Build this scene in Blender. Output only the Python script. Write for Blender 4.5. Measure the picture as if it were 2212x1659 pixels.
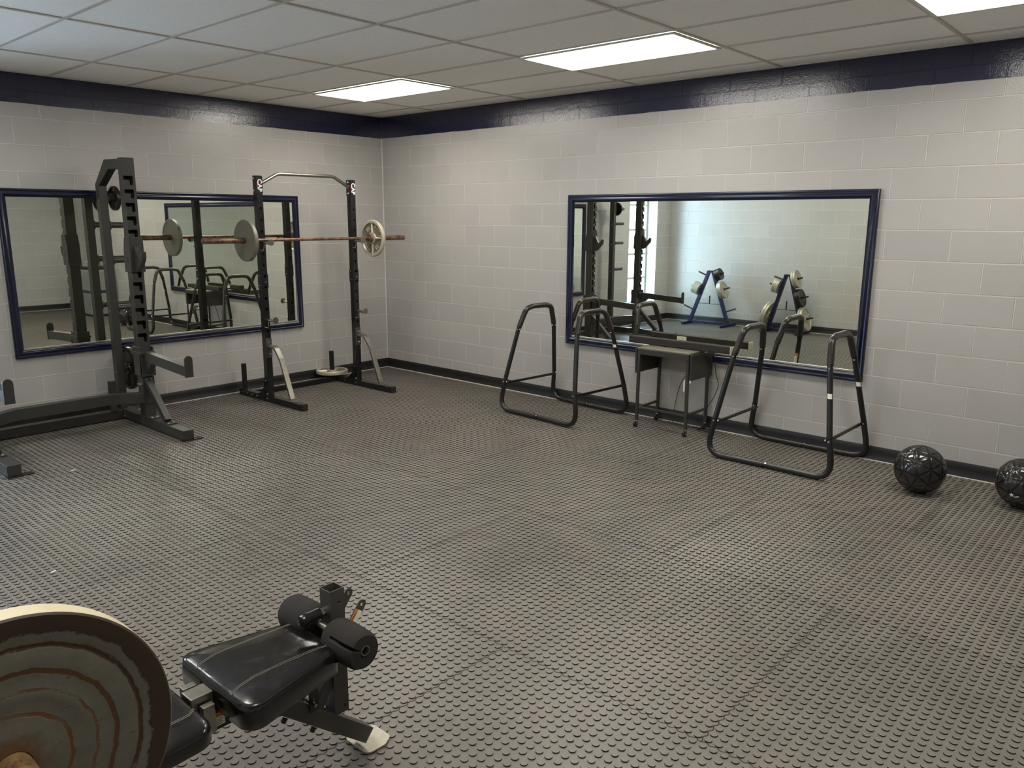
import bpy, bmesh, math, random
from mathutils import Vector, Matrix
from mathutils.geometry import tessellate_polygon

random.seed(7)
for o in list(bpy.data.objects):
    bpy.data.objects.remove(o, do_unlink=True)
scene = bpy.context.scene
COL = scene.collection

# ------------------------------------------------------------------ camera
W_PX, H_PX, F_PX = 2212, 1659, 1703.86
CAM = Vector((-5.8082, -7.0888, 1.6875))
yaw, pitch, roll = 0.72580, -0.20630, 0.0045
fwd = Vector((math.cos(pitch)*math.cos(yaw), math.cos(pitch)*math.sin(yaw), math.sin(pitch)))
rt0 = Vector((math.sin(yaw), -math.cos(yaw), 0))
up0 = rt0.cross(fwd)
rt = rt0*math.cos(roll) + up0*math.sin(roll)
up = up0*math.cos(roll) - rt0*math.sin(roll)
cd = bpy.data.cameras.new('camera')
cam = bpy.data.objects.new('camera', cd)
COL.objects.link(cam)
cam.matrix_world = Matrix(((rt.x, up.x, -fwd.x, CAM.x), (rt.y, up.y, -fwd.y, CAM.y),
                           (rt.z, up.z, -fwd.z, CAM.z), (0, 0, 0, 1)))
cd.sensor_fit = 'HORIZONTAL'
cd.sensor_width = 36.0
cd.lens = F_PX/W_PX*36.0
cd.clip_start = 0.05
scene.camera = cam

# ------------------------------------------------------------------ world, exposure
LIGHT_STRENGTH = 13.0
SKY_STRENGTH = 12.0
world = bpy.data.worlds.new('sky'); scene.world = world
world.use_nodes = True
bg = world.node_tree.nodes['Background']
bg.inputs[0].default_value = (0.50, 0.74, 1.0, 1)
bg.inputs[1].default_value = SKY_STRENGTH
vs = scene.view_settings
vs.view_transform = 'Standard'; vs.look = 'None'; vs.gamma = 1.0; vs.use_curve_mapping = False
vs.exposure = 0.53
try:
    scene.cycles.max_bounces = 10
    scene.cycles.diffuse_bounces = 5
    scene.cycles.glossy_bounces = 6
except Exception:
    pass
# daylight: the bright overcast sky standing outside the one window
WX0, WX1, WZ0, WZ1 = -5.82, -5.0, 0.305, 2.44
pl = bpy.data.lights.new('window_daylight', 'AREA'); pl.shape = 'RECTANGLE'
pl.size = 1.3; pl.size_y = 2.7; pl.energy = 24.0; pl.color = (0.72, 0.86, 1.0)
po = bpy.data.objects.new('window_daylight', pl); COL.objects.link(po)
po.location = ((WX0+WX1)/2, 0.40, (WZ0+WZ1)/2)
po.rotation_euler = (math.radians(-90), 0, 0)

# ------------------------------------------------------------------ materials
def srgb(r, g, b):
    f = lambda c: (c/255/12.92) if c/255 <= 0.04045 else ((c/255+0.055)/1.055)**2.4
    return (f(r), f(g), f(b), 1)

class NT:
    def __init__(s, name):
        s.m = bpy.data.materials.new(name); s.m.use_nodes = True
        s.t = s.m.node_tree; s.b = s.t.nodes['Principled BSDF']
    def n(s, typ, **kw):
        nd = s.t.nodes.new(typ)
        for k, v in kw.items():
            setattr(nd, k, v)
        return nd
    def l(s, a, b): s.t.links.new(a, b)
    def math(s, op, a, b=None, c=None):
        nd = s.n('ShaderNodeMath', operation=op)
        for i, x in enumerate((a, b, c)):
            if x is None: continue
            if isinstance(x, (int, float)): nd.inputs[i].default_value = x
            else: s.l(x, nd.inputs[i])
        return nd.outputs[0]
    def mix(s, fac, a, b):
        nd = s.n('ShaderNodeMix', data_type='RGBA')
        for i, x in ((0, fac), (6, a), (7, b)):
            if isinstance(x, (int, float)): nd.inputs[i].default_value = x
            elif isinstance(x, tuple): nd.inputs[i].default_value = x
            else: s.l(x, nd.inputs[i])
        return nd.outputs[2]
    def noise(s, scale, detail=3, rough=0.5, vec=None):
        nd = s.n('ShaderNodeTexNoise'); nd.inputs['Scale'].default_value = scale
        nd.inputs['Detail'].default_value = detail; nd.inputs['Roughness'].default_value = rough
        if vec is not None: s.l(vec, nd.inputs['Vector'])
        return nd.outputs[0]
    def ramp(s, fac, p0, p1):
        nd = s.n('ShaderNodeMapRange'); s.l(fac, nd.inputs[0])
        nd.inputs[1].default_value = p0; nd.inputs[2].default_value = p1
        return nd.outputs[0]
    def obj(s): return s.n('ShaderNodeTexCoord').outputs['Object']
    def bump(s, h, strength, dist):
        nd = s.n('ShaderNodeBump'); nd.inputs['Strength'].default_value = strength
        nd.inputs['Distance'].default_value = dist; s.l(h, nd.inputs['Height'])
        s.l(nd.outputs[0], s.b.inputs['Normal']); return nd
    def set(s, **kw):
        for k, v in kw.items():
            i = s.b.inputs[k.replace('_', ' ')]
            if isinstance(v, (int, float, tuple)): i.default_value = v
            else: s.l(v, i)
        return s

def simple(name, col, rough=0.5, metal=0.0, nscale=40.0, var=0.12, bump=0.0, spec=0.5, coat=0.0):
    t = NT(name); co = t.obj()
    n = t.noise(nscale, 4, 0.6, co)
    c2 = tuple(min(1, c*(1+var)) for c in col[:3])+(1,)
    c1 = tuple(c*(1-var) for c in col[:3])+(1,)
    t.set(Base_Color=t.mix(t.ramp(n, 0.3, 0.7), c1, c2), Roughness=rough, Metallic=metal, Specular_IOR_Level=spec, Coat_Weight=coat)
    if bump: t.bump(n, bump, 0.002)
    return t.m

M = {}
M['dark_paint'] = simple('textured dark grey paint', srgb(66, 64, 61), 0.40, 0, 300, .08, .15)
M['rack_paint'] = simple('charcoal rack paint', srgb(50, 49, 46), 0.38, 0, 300, .08, .15)
M['black_gloss'] = simple('gloss black paint', srgb(26, 25, 27), 0.22, 0, 60, .05)
M['black_satin'] = simple('satin black paint', srgb(27, 26, 26), 0.33, 0, 200, .08, .05)
M['black_foam'] = simple('black foam', srgb(48, 46, 44), 0.85, 0, 500, .3, .6, .2)
M['grip_foam'] = simple('brown black grip foam', srgb(40, 36, 34), 0.30, 0, 200, .08)
M['chrome'] = simple('chrome', srgb(205, 200, 190), 0.16, 1, 15, .05)
M['nickel'] = simple('worn nickel', srgb(150, 147, 138), 0.33, 1, 25, .15)
M['steel'] = simple('bright zinc bolts', srgb(225, 224, 218), 0.2, 1, 30, .05)
M['plate_metal'] = simple('scuffed foot plate metal', srgb(188, 182, 164), 0.42, .6, 60, .12)
M['rubber'] = simple('black rubber', srgb(30, 29, 30), 0.6, 0, 80, .1)
M['baseboard'] = simple('black vinyl base', srgb(23, 22, 23), 0.5, 0, 12, .12)
M['caulk'] = simple('pale caulk line', srgb(190, 186, 176), 0.6, 0, 40, .1)
M['white_label'] = simple('white label', srgb(235, 232, 222), 0.5, 0, 50, .03)
M['orange_label'] = simple('orange label', srgb(226, 140, 40), 0.5, 0, 50, .03)
M['black_ink'] = simple('black ink', srgb(25, 22, 20), 0.5, 0, 50, .03)
M['red_ink'] = simple('red ink', srgb(200, 60, 40), 0.5, 0, 50, .03)
M['white_paint'] = simple('white print', srgb(240, 240, 240), 0.5, 0, 50, .02)
M['frame_blue'] = simple('navy gloss frame', srgb(15, 18, 46), 0.2, 0, 30, .06, 0, .6)
M['tree_blue'] = simple('navy painted steel', srgb(24, 27, 62), 0.4, 0, 30, .08)
M['silver_strip'] = simple('aluminium channel', srgb(205, 205, 195), 0.35, 1, 60, .15)
M['speaker_cloth'] = simple('black speaker cloth', srgb(38, 34, 31), 0.75, 0, 900, .25, .3)
M['speaker_cap'] = simple('pale end cap', srgb(196, 190, 170), 0.5, 0, 30, .05)
M['table_paint'] = simple('grey brown enamel', srgb(52, 51, 46), 0.36, 0, 90, .08, .05)
M['table_top'] = simple('speckled grey table top', srgb(112, 108, 94), 0.42, 0, 260, .16)
M['grey_box'] = simple('grey metal cabinet', srgb(128, 130, 124), 0.35, 0, 6, .15)
M['stitch'] = simple('pale thread', srgb(135, 130, 112), 0.7, 0, 900, .2)
M['scrap'] = simple('white paper scrap', srgb(235, 235, 230), 0.6, 0, 50, .03)
M['light_frame'] = simple('white enamel fixture frame', srgb(215, 212, 205), 0.4, 0, 30, .03)
M['window_paint'] = simple('white window frame', srgb(205, 205, 200), 0.45, 0, 30, .04)
M['grid'] = simple('white ceiling grid', srgb(196, 190, 182), 0.5, 0, 30, .03)

def mk_mirror():
    t = NT('mirror glass'); co = t.obj()
    n = t.noise(3.0, 5, 0.6, co)
    t.set(Base_Color=t.mix(t.ramp(n, .3, .7), (.92, .95, .84, 1), (.95, .97, .88, 1)), Metallic=1.0,
          Roughness=t.math('MULTIPLY', t.ramp(t.noise(2.2, 6, .7, co), .62, .85), .10))
    return t.m
M['mirror'] = mk_mirror()

def mk_leather():
    t = NT('black vinyl leather'); co = t.obj()
    a = t.noise(7, 3, .5, co); b = t.noise(160, 4, .6, co); sc = t.noise(14, 6, .75, co)
    t.set(Base_Color=t.mix(t.ramp(sc, .55, .8), srgb(20, 20, 21), srgb(52, 50, 46)),
          Roughness=t.math('ADD', t.math('MULTIPLY', t.ramp(sc, .4, .75), .18), .12), Specular_IOR_Level=.6)
    t.bump(t.math('ADD', t.math('MULTIPLY', a, 6.0), t.math('MULTIPLY', b, .25)), .35, .002)
    return t.m
M['leather'] = mk_leather()

def mk_rust(name, base, rust, amount, rough=.55, metal=.35, scale=18):
    t = NT(name); co = t.obj()
    n = t.noise(scale, 8, .7, co); n2 = t.noise(scale*6, 4, .6, co)
    f = t.ramp(t.math('ADD', n, t.math('MULTIPLY', n2, .25)), amount, amount+.12)
    t.set(Base_Color=t.mix(f, base, rust), Roughness=rough, Metallic=metal)
    t.bump(n2, .25, .001)
    return t.m
M['bar_rust'] = mk_rust('coppery rusted bar', srgb(134, 106, 88), srgb(92, 70, 56), .58, .40, .5)
M['bar_brass'] = mk_rust('brassy rusted sleeve', srgb(150, 120, 82), srgb(98, 70, 44), .62, .42, .5)
M['plate_grey'] = mk_rust('grey iron plate', srgb(122, 120, 108), srgb(104, 88, 66), .78, .5, .3)
M['plate_cream'] = mk_rust('cream worn plate', srgb(196, 190, 170), srgb(120, 88, 56), .74, .42, .35)
M['plate_web'] = mk_rust('worn grey plate web', srgb(140, 135, 120), srgb(104, 84, 62), .66, .4, .45)
M['plate_dark'] = mk_rust('dark iron plate', srgb(58, 55, 50), srgb(92, 74, 54), .76, .26, .7)
M['plate_pale'] = mk_rust('pale iron plate', srgb(168, 164, 148), srgb(110, 88, 62), .74, .45, .4)

def mk_bigplate():
    t = NT('grey plate with rust rings'); co = t.obj()
    sx = t.n('ShaderNodeSeparateXYZ'); t.l(co, sx.inputs[0])
    r = t.math('SQRT', t.math('ADD', t.math('MULTIPLY', sx.outputs[0], sx.outputs[0]), t.math('MULTIPLY', sx.outputs[2], sx.outputs[2])))
    n1 = t.noise(9, 6, .7, co); n2 = t.noise(34, 6, .72, co); n3 = t.noise(5, 3, .5, co)
    rr = t.math('ADD', r, t.math('MULTIPLY', t.math('SUBTRACT', n2, .5), .034))
    rr = t.math('ADD', rr, t.math('MULTIPLY', t.math('SUBTRACT', n1, .5), .024))
    ring = t.ramp(rr, .1935, .1965)
    def band(c, w, thr, nn):
        d = t.math('ABSOLUTE', t.math('SUBTRACT', t.math('ADD', r, t.math('ADD', t.math('MULTIPLY', t.math('SUBTRACT', n1, .5), .010), t.math('MULTIPLY', t.math('SUBTRACT', n2, .5), .010))), c))
        k = t.math('SUBTRACT', 1.0, t.ramp(d, w*.6, w))
        return t.math('MULTIPLY', k, t.ramp(nn, thr-.05, thr+.03))
    b1 = band(.1775, .0046, .42, n1); b2 = band(.140, .0048, .36, n3); b3 = band(.112, .0030, .50, n1); b4 = band(.078, .0034, .46, n3)
    hub = t.math('SUBTRACT', 1.0, t.ramp(rr, .030, .052))
    spots = t.ramp(t.noise(55, 6, .75, co), .635, .67)
    scr = t.n('ShaderNodeTexNoise'); mp = t.n('ShaderNodeMapping'); mp.inputs['Scale'].default_value = (9, 1, 60); mp.inputs['Rotation'].default_value = (0, .6, 0)
    t.l(co, mp.inputs[0]); t.l(mp.outputs[0], scr.inputs['Vector']); scr.inputs['Scale'].default_value = 2.2
    scrm = t.math('MULTIPLY', t.ramp(scr.outputs[0], .68, .74), .5)
    allm = ring
    for x in (b1, b2, b3, b4, spots, scrm): allm = t.math('MAXIMUM', allm, x)
    allm = t.math('MAXIMUM', allm, t.math('MULTIPLY', hub, .8))
    base = t.mix(t.ramp(n2, .3, .7), srgb(86, 86, 77), srgb(104, 101, 90))
    rust = t.mix(t.ramp(r, .10, .19), srgb(96, 62, 32), srgb(52, 39, 27))
    # the rim round the side of the disc is cream, its strong light from above put into the colour
    col = t.mix(allm, base, rust)
    col = t.mix(t.ramp(r, .2243, .2247), col, t.mix(t.ramp(n2, .55, .75), srgb(196, 187, 158), srgb(160, 140, 100)))
    t.set(Base_Color=col, Roughness=.55, Metallic=.1)
    t.bump(t.math('SUBTRACT', t.math('MULTIPLY', n2, .3), allm), .5, .0012)
    return t.m
M['big_plate'] = mk_bigplate()

def mk_block():
    t = NT('painted concrete block wall')
    uv = t.n('ShaderNodeUVMap'); uv.uv_map = 'UVMap'
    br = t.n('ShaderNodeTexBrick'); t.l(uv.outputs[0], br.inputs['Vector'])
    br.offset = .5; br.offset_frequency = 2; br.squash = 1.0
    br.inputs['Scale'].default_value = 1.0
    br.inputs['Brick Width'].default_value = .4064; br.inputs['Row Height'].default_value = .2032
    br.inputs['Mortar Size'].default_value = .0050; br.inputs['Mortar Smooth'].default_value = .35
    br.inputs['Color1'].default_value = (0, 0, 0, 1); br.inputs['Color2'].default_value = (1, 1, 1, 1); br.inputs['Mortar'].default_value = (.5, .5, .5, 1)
    co = t.obj()
    sx = t.n('ShaderNodeSeparateXYZ'); t.l(uv.outputs[0], sx.inputs[0])
    edge = t.math('ADD', sx.outputs[1], t.math('MULTIPLY', t.math('SUBTRACT', t.noise(5, 2, .5, co), .5), .012))
    blue = t.ramp(edge, 2.5435, 2.5465)
    big = t.noise(1.3, 4, .55, co); fine = t.noise(95, 3, .5, co); mid = t.noise(38, 3, .5, co)
    pore = t.noise(210, 2, .5, co)
    sep = t.n('ShaderNodeSeparateColor'); t.l(br.outputs['Color'], sep.inputs[0])
    tone = t.math('ADD', t.math('MULTIPLY', sep.outputs[0], .35), t.math('MULTIPLY', big, .65))
    grey = t.mix(t.ramp(tone, .2, .8), srgb(172, 170, 166), srgb(182, 179, 174))
    grey = t.mix(t.math('MULTIPLY', br.outputs['Fac'], .62), grey, srgb(214, 211, 205))  # same paint in the joints; light caught in their hollows is mixed in as colour
    navy = t.mix(t.ramp(big, .3, .7), srgb(24, 27, 52), srgb(31, 34, 63))
    t.set(Base_Color=t.mix(blue, grey, navy),
          Roughness=t.math('SUBTRACT', .26, t.math('MULTIPLY', blue, .08)), Specular_IOR_Level=t.math('ADD', .5, t.math('MULTIPLY', blue, .2)))
    h = t.math('MULTIPLY', br.outputs['Fac'], -.60)
    h = t.math('ADD', h, t.math('MULTIPLY', fine, .13))
    h = t.math('ADD', h, t.math('MULTIPLY', mid, .12))
    h = t.math('ADD', h, t.math('MULTIPLY', t.ramp(pore, .66, .74), -.05))
    h = t.math('ADD', h, t.math('MULTIPLY', sep.outputs[0], .18))
    t.bump(h, 1.0, .0065)
    return t.m
M['block'] = mk_block()

def mk_ceiling():
    t = NT('speckled ceiling tile'); co = t.obj()
    n = t.noise(160, 3, .6, co); b = t.noise(1.1, 3, .5, co)
    t.set(Base_Color=t.mix(t.ramp(n, .55, .72), t.mix(b, srgb(243, 240, 235), srgb(248, 245, 241)), srgb(216, 212, 206)), Roughness=.85, Specular_IOR_Level=.2)
    t.bump(n, .3, .002)
    return t.m
M['ceiling'] = mk_ceiling()

def mk_floor():
    t = NT('studded rubber flooring'); co = t.obj()
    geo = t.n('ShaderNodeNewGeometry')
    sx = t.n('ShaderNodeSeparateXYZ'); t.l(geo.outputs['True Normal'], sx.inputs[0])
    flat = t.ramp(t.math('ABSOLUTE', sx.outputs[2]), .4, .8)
    big = t.noise(1.0, 5, .6, co); mid = t.noise(7, 4, .6, co); fine = t.noise(260, 3, .6, co)
    px = t.n('ShaderNodeSeparateXYZ'); t.l(co, px.inputs[0])
    dust = t.math('ADD', t.math('MULTIPLY', big, .6), t.math('MULTIPLY', mid, .4))
    top = t.mix(t.ramp(dust, .32, .68), srgb(98, 94, 88), srgb(130, 124, 115))
    top = t.mix(t.math('MULTIPLY', t.ramp(fine, .4, .8), .22), top, srgb(150, 144, 133))
    speck = t.ramp(t.noise(70, 2, .4, co), .80, .82)
    top = t.mix(speck, top, srgb(190, 184, 170))
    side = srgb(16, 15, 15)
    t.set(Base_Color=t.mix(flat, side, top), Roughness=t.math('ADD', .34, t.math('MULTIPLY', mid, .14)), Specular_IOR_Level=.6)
    t.bump(fine, .12, .0006)
    return t.m
M['floor'] = mk_floor()

def mk_emit():
    t = NT('lit diffuser')
    t.set(Base_Color=(.9, .9, .9, 1), Emission_Color=(1.0, .95, .875, 1), Emission_Strength=LIGHT_STRENGTH)
    return t.m
M['diffuser'] = mk_emit()

def mk_glass():
    t = NT('window pane'); t.t.nodes.remove(t.b)
    tr = t.n('ShaderNodeBsdfTransparent'); gl = t.n('ShaderNodeBsdfGlossy'); gl.inputs['Roughness'].default_value = .02
    lw = t.n('ShaderNodeLayerWeight'); fac = t.math('ADD', .04, t.math('MULTIPLY', t.math('POWER', lw.outputs['Facing'], 5.0), .9))
    mx = t.n('ShaderNodeMixShader'); t.l(fac, mx.inputs[0]); t.l(tr.outputs[0], mx.inputs[1]); t.l(gl.outputs[0], mx.inputs[2])
    t.l(mx.outputs[0], t.t.nodes['Material Output'].inputs[0])
    return t.m
M['pane'] = mk_glass()
M['ball_panel'] = simple('grey glossy ball panels', srgb(44, 42, 41), 0.07, 0, 30, .06, 0, .55)
M['ball_groove'] = simple('black ball grooves', srgb(12, 12, 13), 0.3, 0, 30, .06)

# ------------------------------------------------------------------ mesh helpers
class MB:
    def __init__(s): s.v = []; s.f = []; s.mi = []
    def add(s, vs, fs, mi=0):
        o = len(s.v); s.v += [tuple(v) for v in vs]
        s.f += [tuple(i+o for i in f) for f in fs]; s.mi += [mi]*len(fs); return s
    def box(s, x0, x1, y0, y1, z0, z1, mi=0):
        vs = [(x, y, z) for z in (z0, z1) for y in (y0, y1) for x in (x0, x1)]
        return s.add(vs, [(0, 2, 3, 1), (4, 5, 7, 6), (0, 1, 5, 4), (2, 6, 7, 3), (0, 4, 6, 2), (1, 3, 7, 5)], mi)
    def bar(s, p0, p1, w, h, upv=(0, 0, 1), mi=0):
        p0 = Vector(p0); p1 = Vector(p1); d = (p1-p0).normalized()
        a = d.cross(Vector(upv)).normalized()*w/2; b = a.cross(d).normalized()*h/2
        vs = [p+sa*a+sb*b for p in (p0, p1) for sa, sb in ((-1, -1), (1, -1), (1, 1), (-1, 1))]
        return s.add(vs, [(3, 2, 1, 0), (4, 5, 6, 7), (0, 1, 5, 4), (1, 2, 6, 5), (2, 3, 7, 6), (3, 0, 4, 7)], mi)
    def rings(s, rings, closed_ends=True, mi=0):
        n = len(rings[0]); o = []
        for r in rings: o += list(r)
        fs = []
        for k in range(len(rings)-1):
            for i in range(n):
                j = (i+1) % n
                fs.append((k*n+i, k*n+j, (k+1)*n+j, (k+1)*n+i))
        if closed_ends:
            fs.append(tuple(reversed(range(n)))); fs.append(tuple((len(rings)-1)*n+i for i in range(n)))
        return s.add(o, fs, mi)
    def tube(s, path, r, seg=14, fillet=0.0, mi=0, closed=False):
        pts = fil(path, fillet) if fillet else [Vector(p) for p in path]
        rings = []; n = len(pts); prev = None
        for i, p in enumerate(pts):
            t = (pts[min(i+1, n-1)]-pts[max(i-1, 0)]).normalized()
            if prev is None:
                a = t.cross(Vector((0, 0, 1)))
                if a.length < 1e-3: a = t.cross(Vector((1, 0, 0)))
                a.normalize()
            else:
                a = (prev-t*prev.dot(t)).normalized()
            prev = a; b = t.cross(a)
            rr = r[i] if isinstance(r, (list, tuple)) else r
            rings.append([p+rr*(math.cos(2*math.pi*k/seg)*a+math.sin(2*math.pi*k/seg)*b) for k in range(seg)])
        return s.rings(rings, True, mi)
    def cyl(s, p0, p1, r, seg=20, r1=None, mi=0):
        return s.tube([p0, p1], [r, r if r1 is None else r1], seg, 0, mi)
    def lathe(s, prof, origin, axis, seg=48, mi=0, cap=True, jit=None):
        origin = Vector(origin); ax = Vector(axis).normalized()
        a = ax.cross(Vector((0, 0, 1)))
        if a.length < 1e-3: a = Vector((1, 0, 0))
        a.normalize(); b = ax.cross(a)
        rings = [[origin+ax*t+r*(math.cos(2*math.pi*k/seg)*a+math.sin(2*math.pi*k/seg)*b) for k in range(seg)] for r, t in prof]
        return s.rings(rings, cap, mi)
    def plate(s, loops, th, origin=(0, 0, 0), u=(1, 0, 0), v=(0, 0, 1), mi=0):
        """extruded flat plate; loops[0] outline, others holes (2D); centred on thickness"""
        origin = Vector(origin); u = Vector(u).normalized(); v = Vector(v).normalized(); w = u.cross(v)
        tri = tessellate_polygon([[Vector((p[0], p[1], 0)) for p in L] for L in loops])
        flat = [p for L in loops for p in L]; n = len(flat)
        vs = [origin+u*p[0]+v*p[1]+w*th/2 for p in flat]+[origin+u*p[0]+v*p[1]-w*th/2 for p in flat]
        fs = []
        for t in tri:
            a, b, c = [flat[i] for i in t]
            ar = (b[0]-a[0])*(c[1]-a[1])-(b[1]-a[1])*(c[0]-a[0])
            if abs(ar) < 1e-12: continue
            t = t if ar > 0 else (t[0], t[2], t[1])
            fs.append(tuple(t)); fs.append((t[2]+n, t[1]+n, t[0]+n))
        o = 0
        for L in loops:
            k = len(L)
            for i in range(k):
                j = (i+1) % k; fs.append((o+i, o+j, o+j+n, o+i+n))
            o += k
        return s.add(vs, fs, mi)
    def build(s, name, mats, parent=None, bevel=0.0, smooth=True, ang=32, loc=None, uv=None, recalc=True, split=False):
        if split:
            par = list(range(len(s.v)))
            def find(i):
                while par[i] != i: par[i] = par[par[i]]; i = par[i]
                return i
            for f in s.f:
                for j in f[1:]: par[find(f[0])] = find(j)
            groups = {}
            for f, mi in zip(s.f, s.mi): groups.setdefault(find(f[0]), []).append((f, mi))
            out = []
            for gk, fl in groups.items():
                m_ = MB(); ids = sorted({i for f, _ in fl for i in f}); mp = {i: k for k, i in enumerate(ids)}
                m_.v = [s.v[i] for i in ids]; m_.f = [tuple(mp[i] for i in f) for f, _ in fl]; m_.mi = [mi for _, mi in fl]
                out.append(m_.build(name, mats, parent, bevel, smooth, ang, loc, uv, recalc))
            return out[0]
        me = bpy.data.meshes.new(name); org = Vector(loc) if loc is not None else Vector((0, 0, 0))
        me.from_pydata([tuple(Vector(v)-org) for v in s.v], [], s.f)
        mats = mats if isinstance(mats, (list, tuple)) else [mats]
        for m in mats: me.materials.append(M[m] if isinstance(m, str) else m)
        me.polygons.foreach_set('material_index', s.mi)
        bm = bmesh.new(); bm.from_mesh(me)
        if recalc: bmesh.ops.recalc_face_normals(bm, faces=bm.faces)
        if smooth:
            for f in bm.faces: f.smooth = True
            for e in bm.edges:
                if len(e.link_faces) == 2:
                    e.smooth = e.calc_face_angle(0) < math.radians(ang)
        bm.to_mesh(me); bm.free()
        ob = bpy.data.objects.new(name, me); COL.objects.link(ob)
        if bevel:
            md = ob.modifiers.new('bevel', 'BEVEL'); md.width = bevel; md.segments = 2; md.limit_method = 'ANGLE'
            md.angle_limit = math.radians(40); md.harden_normals = True
        ob.location = org
        if parent is not None:
            ob.parent = parent
        return ob

def fil(path, rad, n=7):
    P = [Vector(p) for p in path]; out = [P[0]]
    rads = rad if isinstance(rad, (list, tuple)) else [rad]*len(P)
    for i in range(1, len(P)-1):
        a = (P[i-1]-P[i]); b = (P[i+1]-P[i]); la, lb = a.length, b.length
        a.normalize(); b.normalize(); ang = a.angle(b)
        if ang > math.pi-.02: out.append(P[i]); continue
        d = min(rads[i]/math.tan(ang/2), la*.49, lb*.49)
        q0 = P[i]+a*d; q1 = P[i]+b*d
        for k in range(n+1):
            t = k/n; out.append((1-t)**2*q0+2*t*(1-t)*P[i]+t*t*q1)
    out.append(P[-1]); return out

def circle(cx, cy, r, n=14, rev=False):
    L = [(cx+r*math.cos(2*math.pi*k/n), cy+r*math.sin(2*math.pi*k/n)) for k in range(n)]
    return L[::-1] if rev else L

def rpoly(corners, r, inset=0.0, n=6):
    """inset a convex ccw polygon and round its corners"""
    m = len(corners); C = [Vector((c[0], c[1])) for c in corners]; lines = []
    for i in range(m):
        a, b = C[i], C[(i+1) % m]; d = (b-a).normalized(); nrm = Vector((-d.y, d.x)); lines.append((a+nrm*inset, d))
    pts = []
    for i in range(m):
        (p, d), (q, e) = lines[i-1], lines[i]
        den = d.x*e.y-d.y*e.x; t = ((q.x-p.x)*e.y-(q.y-p.y)*e.x)/den; pts.append(p+d*t)
    out = []; rr = max(r-inset, .004)
    for i in range(m):
        a = (pts[i-1]-pts[i]).normalized(); b = (pts[(i+1) % m]-pts[i]).normalized(); ang = a.angle(b)
        d = rr/math.tan(ang/2); q0 = pts[i]+a*d; q1 = pts[i]+b*d; c = pts[i]+(a+b).normalized()*rr/math.sin(ang/2)
        a0 = math.atan2(q0.y-c.y, q0.x-c.x); a1 = math.atan2(q1.y-c.y, q1.x-c.x)
        while a1 < a0: a1 += 2*math.pi
        for k in range(n+1):
            t = a0+(a1-a0)*k/n; out.append((c.x+rr*math.cos(t), c.y+rr*math.sin(t)))
    return out

def tag(o, label=None, cat=None, group=None, kind=None):
    if label: o['label'] = label
    if cat: o['category'] = cat
    if group: o['group'] = group
    if kind: o['kind'] = kind
    return o
def thing(name, label, cat, loc=(0, 0, 0), rz=0.0, group=None):
    o = bpy.data.objects.new(name, None); COL.objects.link(o); o.empty_display_size = .1
    o.location = loc; o.rotation_euler = (0, 0, rz)
    return tag(o, label, cat, group)
def children_of(o): return [c for c in bpy.data.objects if c.parent == o]
def copy_tree(o, parent=None):
    c = o.copy(); COL.objects.link(c); c.parent = parent
    for ch in children_of(o): copy_tree(ch, c)
    return c
def text_mesh(name, body, size, mat, parent, mw, extrude=.0006, bold=0.0, align='CENTER', scale_x=1.0):
    cu = bpy.data.curves.new(name, 'FONT'); cu.body = body; cu.size = size; cu.extrude = extrude; cu.offset = bold
    cu.align_x = align; cu.align_y = 'CENTER'; cu.resolution_u = 3
    tmp = bpy.data.objects.new('tmp_text', cu); COL.objects.link(tmp)
    bpy.context.view_layer.update()
    me = bpy.data.meshes.new_from_object(tmp.evaluated_get(bpy.context.evaluated_depsgraph_get()))
    bpy.data.objects.remove(tmp, do_unlink=True); bpy.data.curves.remove(cu)
    me.materials.clear(); me.materials.append(M[mat])
    for v in me.vertices: v.co.x *= scale_x
    me.transform(mw)
    ob = bpy.data.objects.new(name, me); COL.objects.link(ob); ob.parent = parent
    return ob
def frame_mat(origin, x, y):
    x = Vector(x).normalized(); y = Vector(y).normalized(); z = x.cross(y)
    return Matrix(((x.x, y.x, z.x, origin[0]), (x.y, y.y, z.y, origin[1]), (x.z, y.z, z.z, origin[2]), (0, 0, 0, 1)))

# ------------------------------------------------------------------ room shell
XB, YB, H = -6.25, -9.0, 2.772          # back wall x, opposite wall y, ceiling height
def wall(name, pts3, uvs, holes=None):
    """pts3: quad corners; uv per corner; optional hole as second loop"""
    me = bpy.data.meshes.new(name)
    loops = [pts3]+(holes[0] if holes else []); uvl = [uvs]+(holes[1] if holes else [])
    flat = [p for L in loops for p in L]; fu = [q for L in uvl for q in L]
    tri = tessellate_polygon([[Vector((q[0], q[1], 0)) for q in L] for L in uvl])
    me.from_pydata(flat, [], [tuple(t) for t in tri])
    uvlay = me.uv_layers.new(name='UVMap')
    for p in me.polygons:
        for li in p.loop_indices: uvlay.data[li].uv = fu[me.loops[li].vertex_index]
    me.materials.append(M['block'])
    ob = bpy.data.objects.new(name, me); COL.objects.link(ob); ob['kind'] = 'structure'
    return ob
SR, SL, HB = .268, .168, .2032
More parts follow.
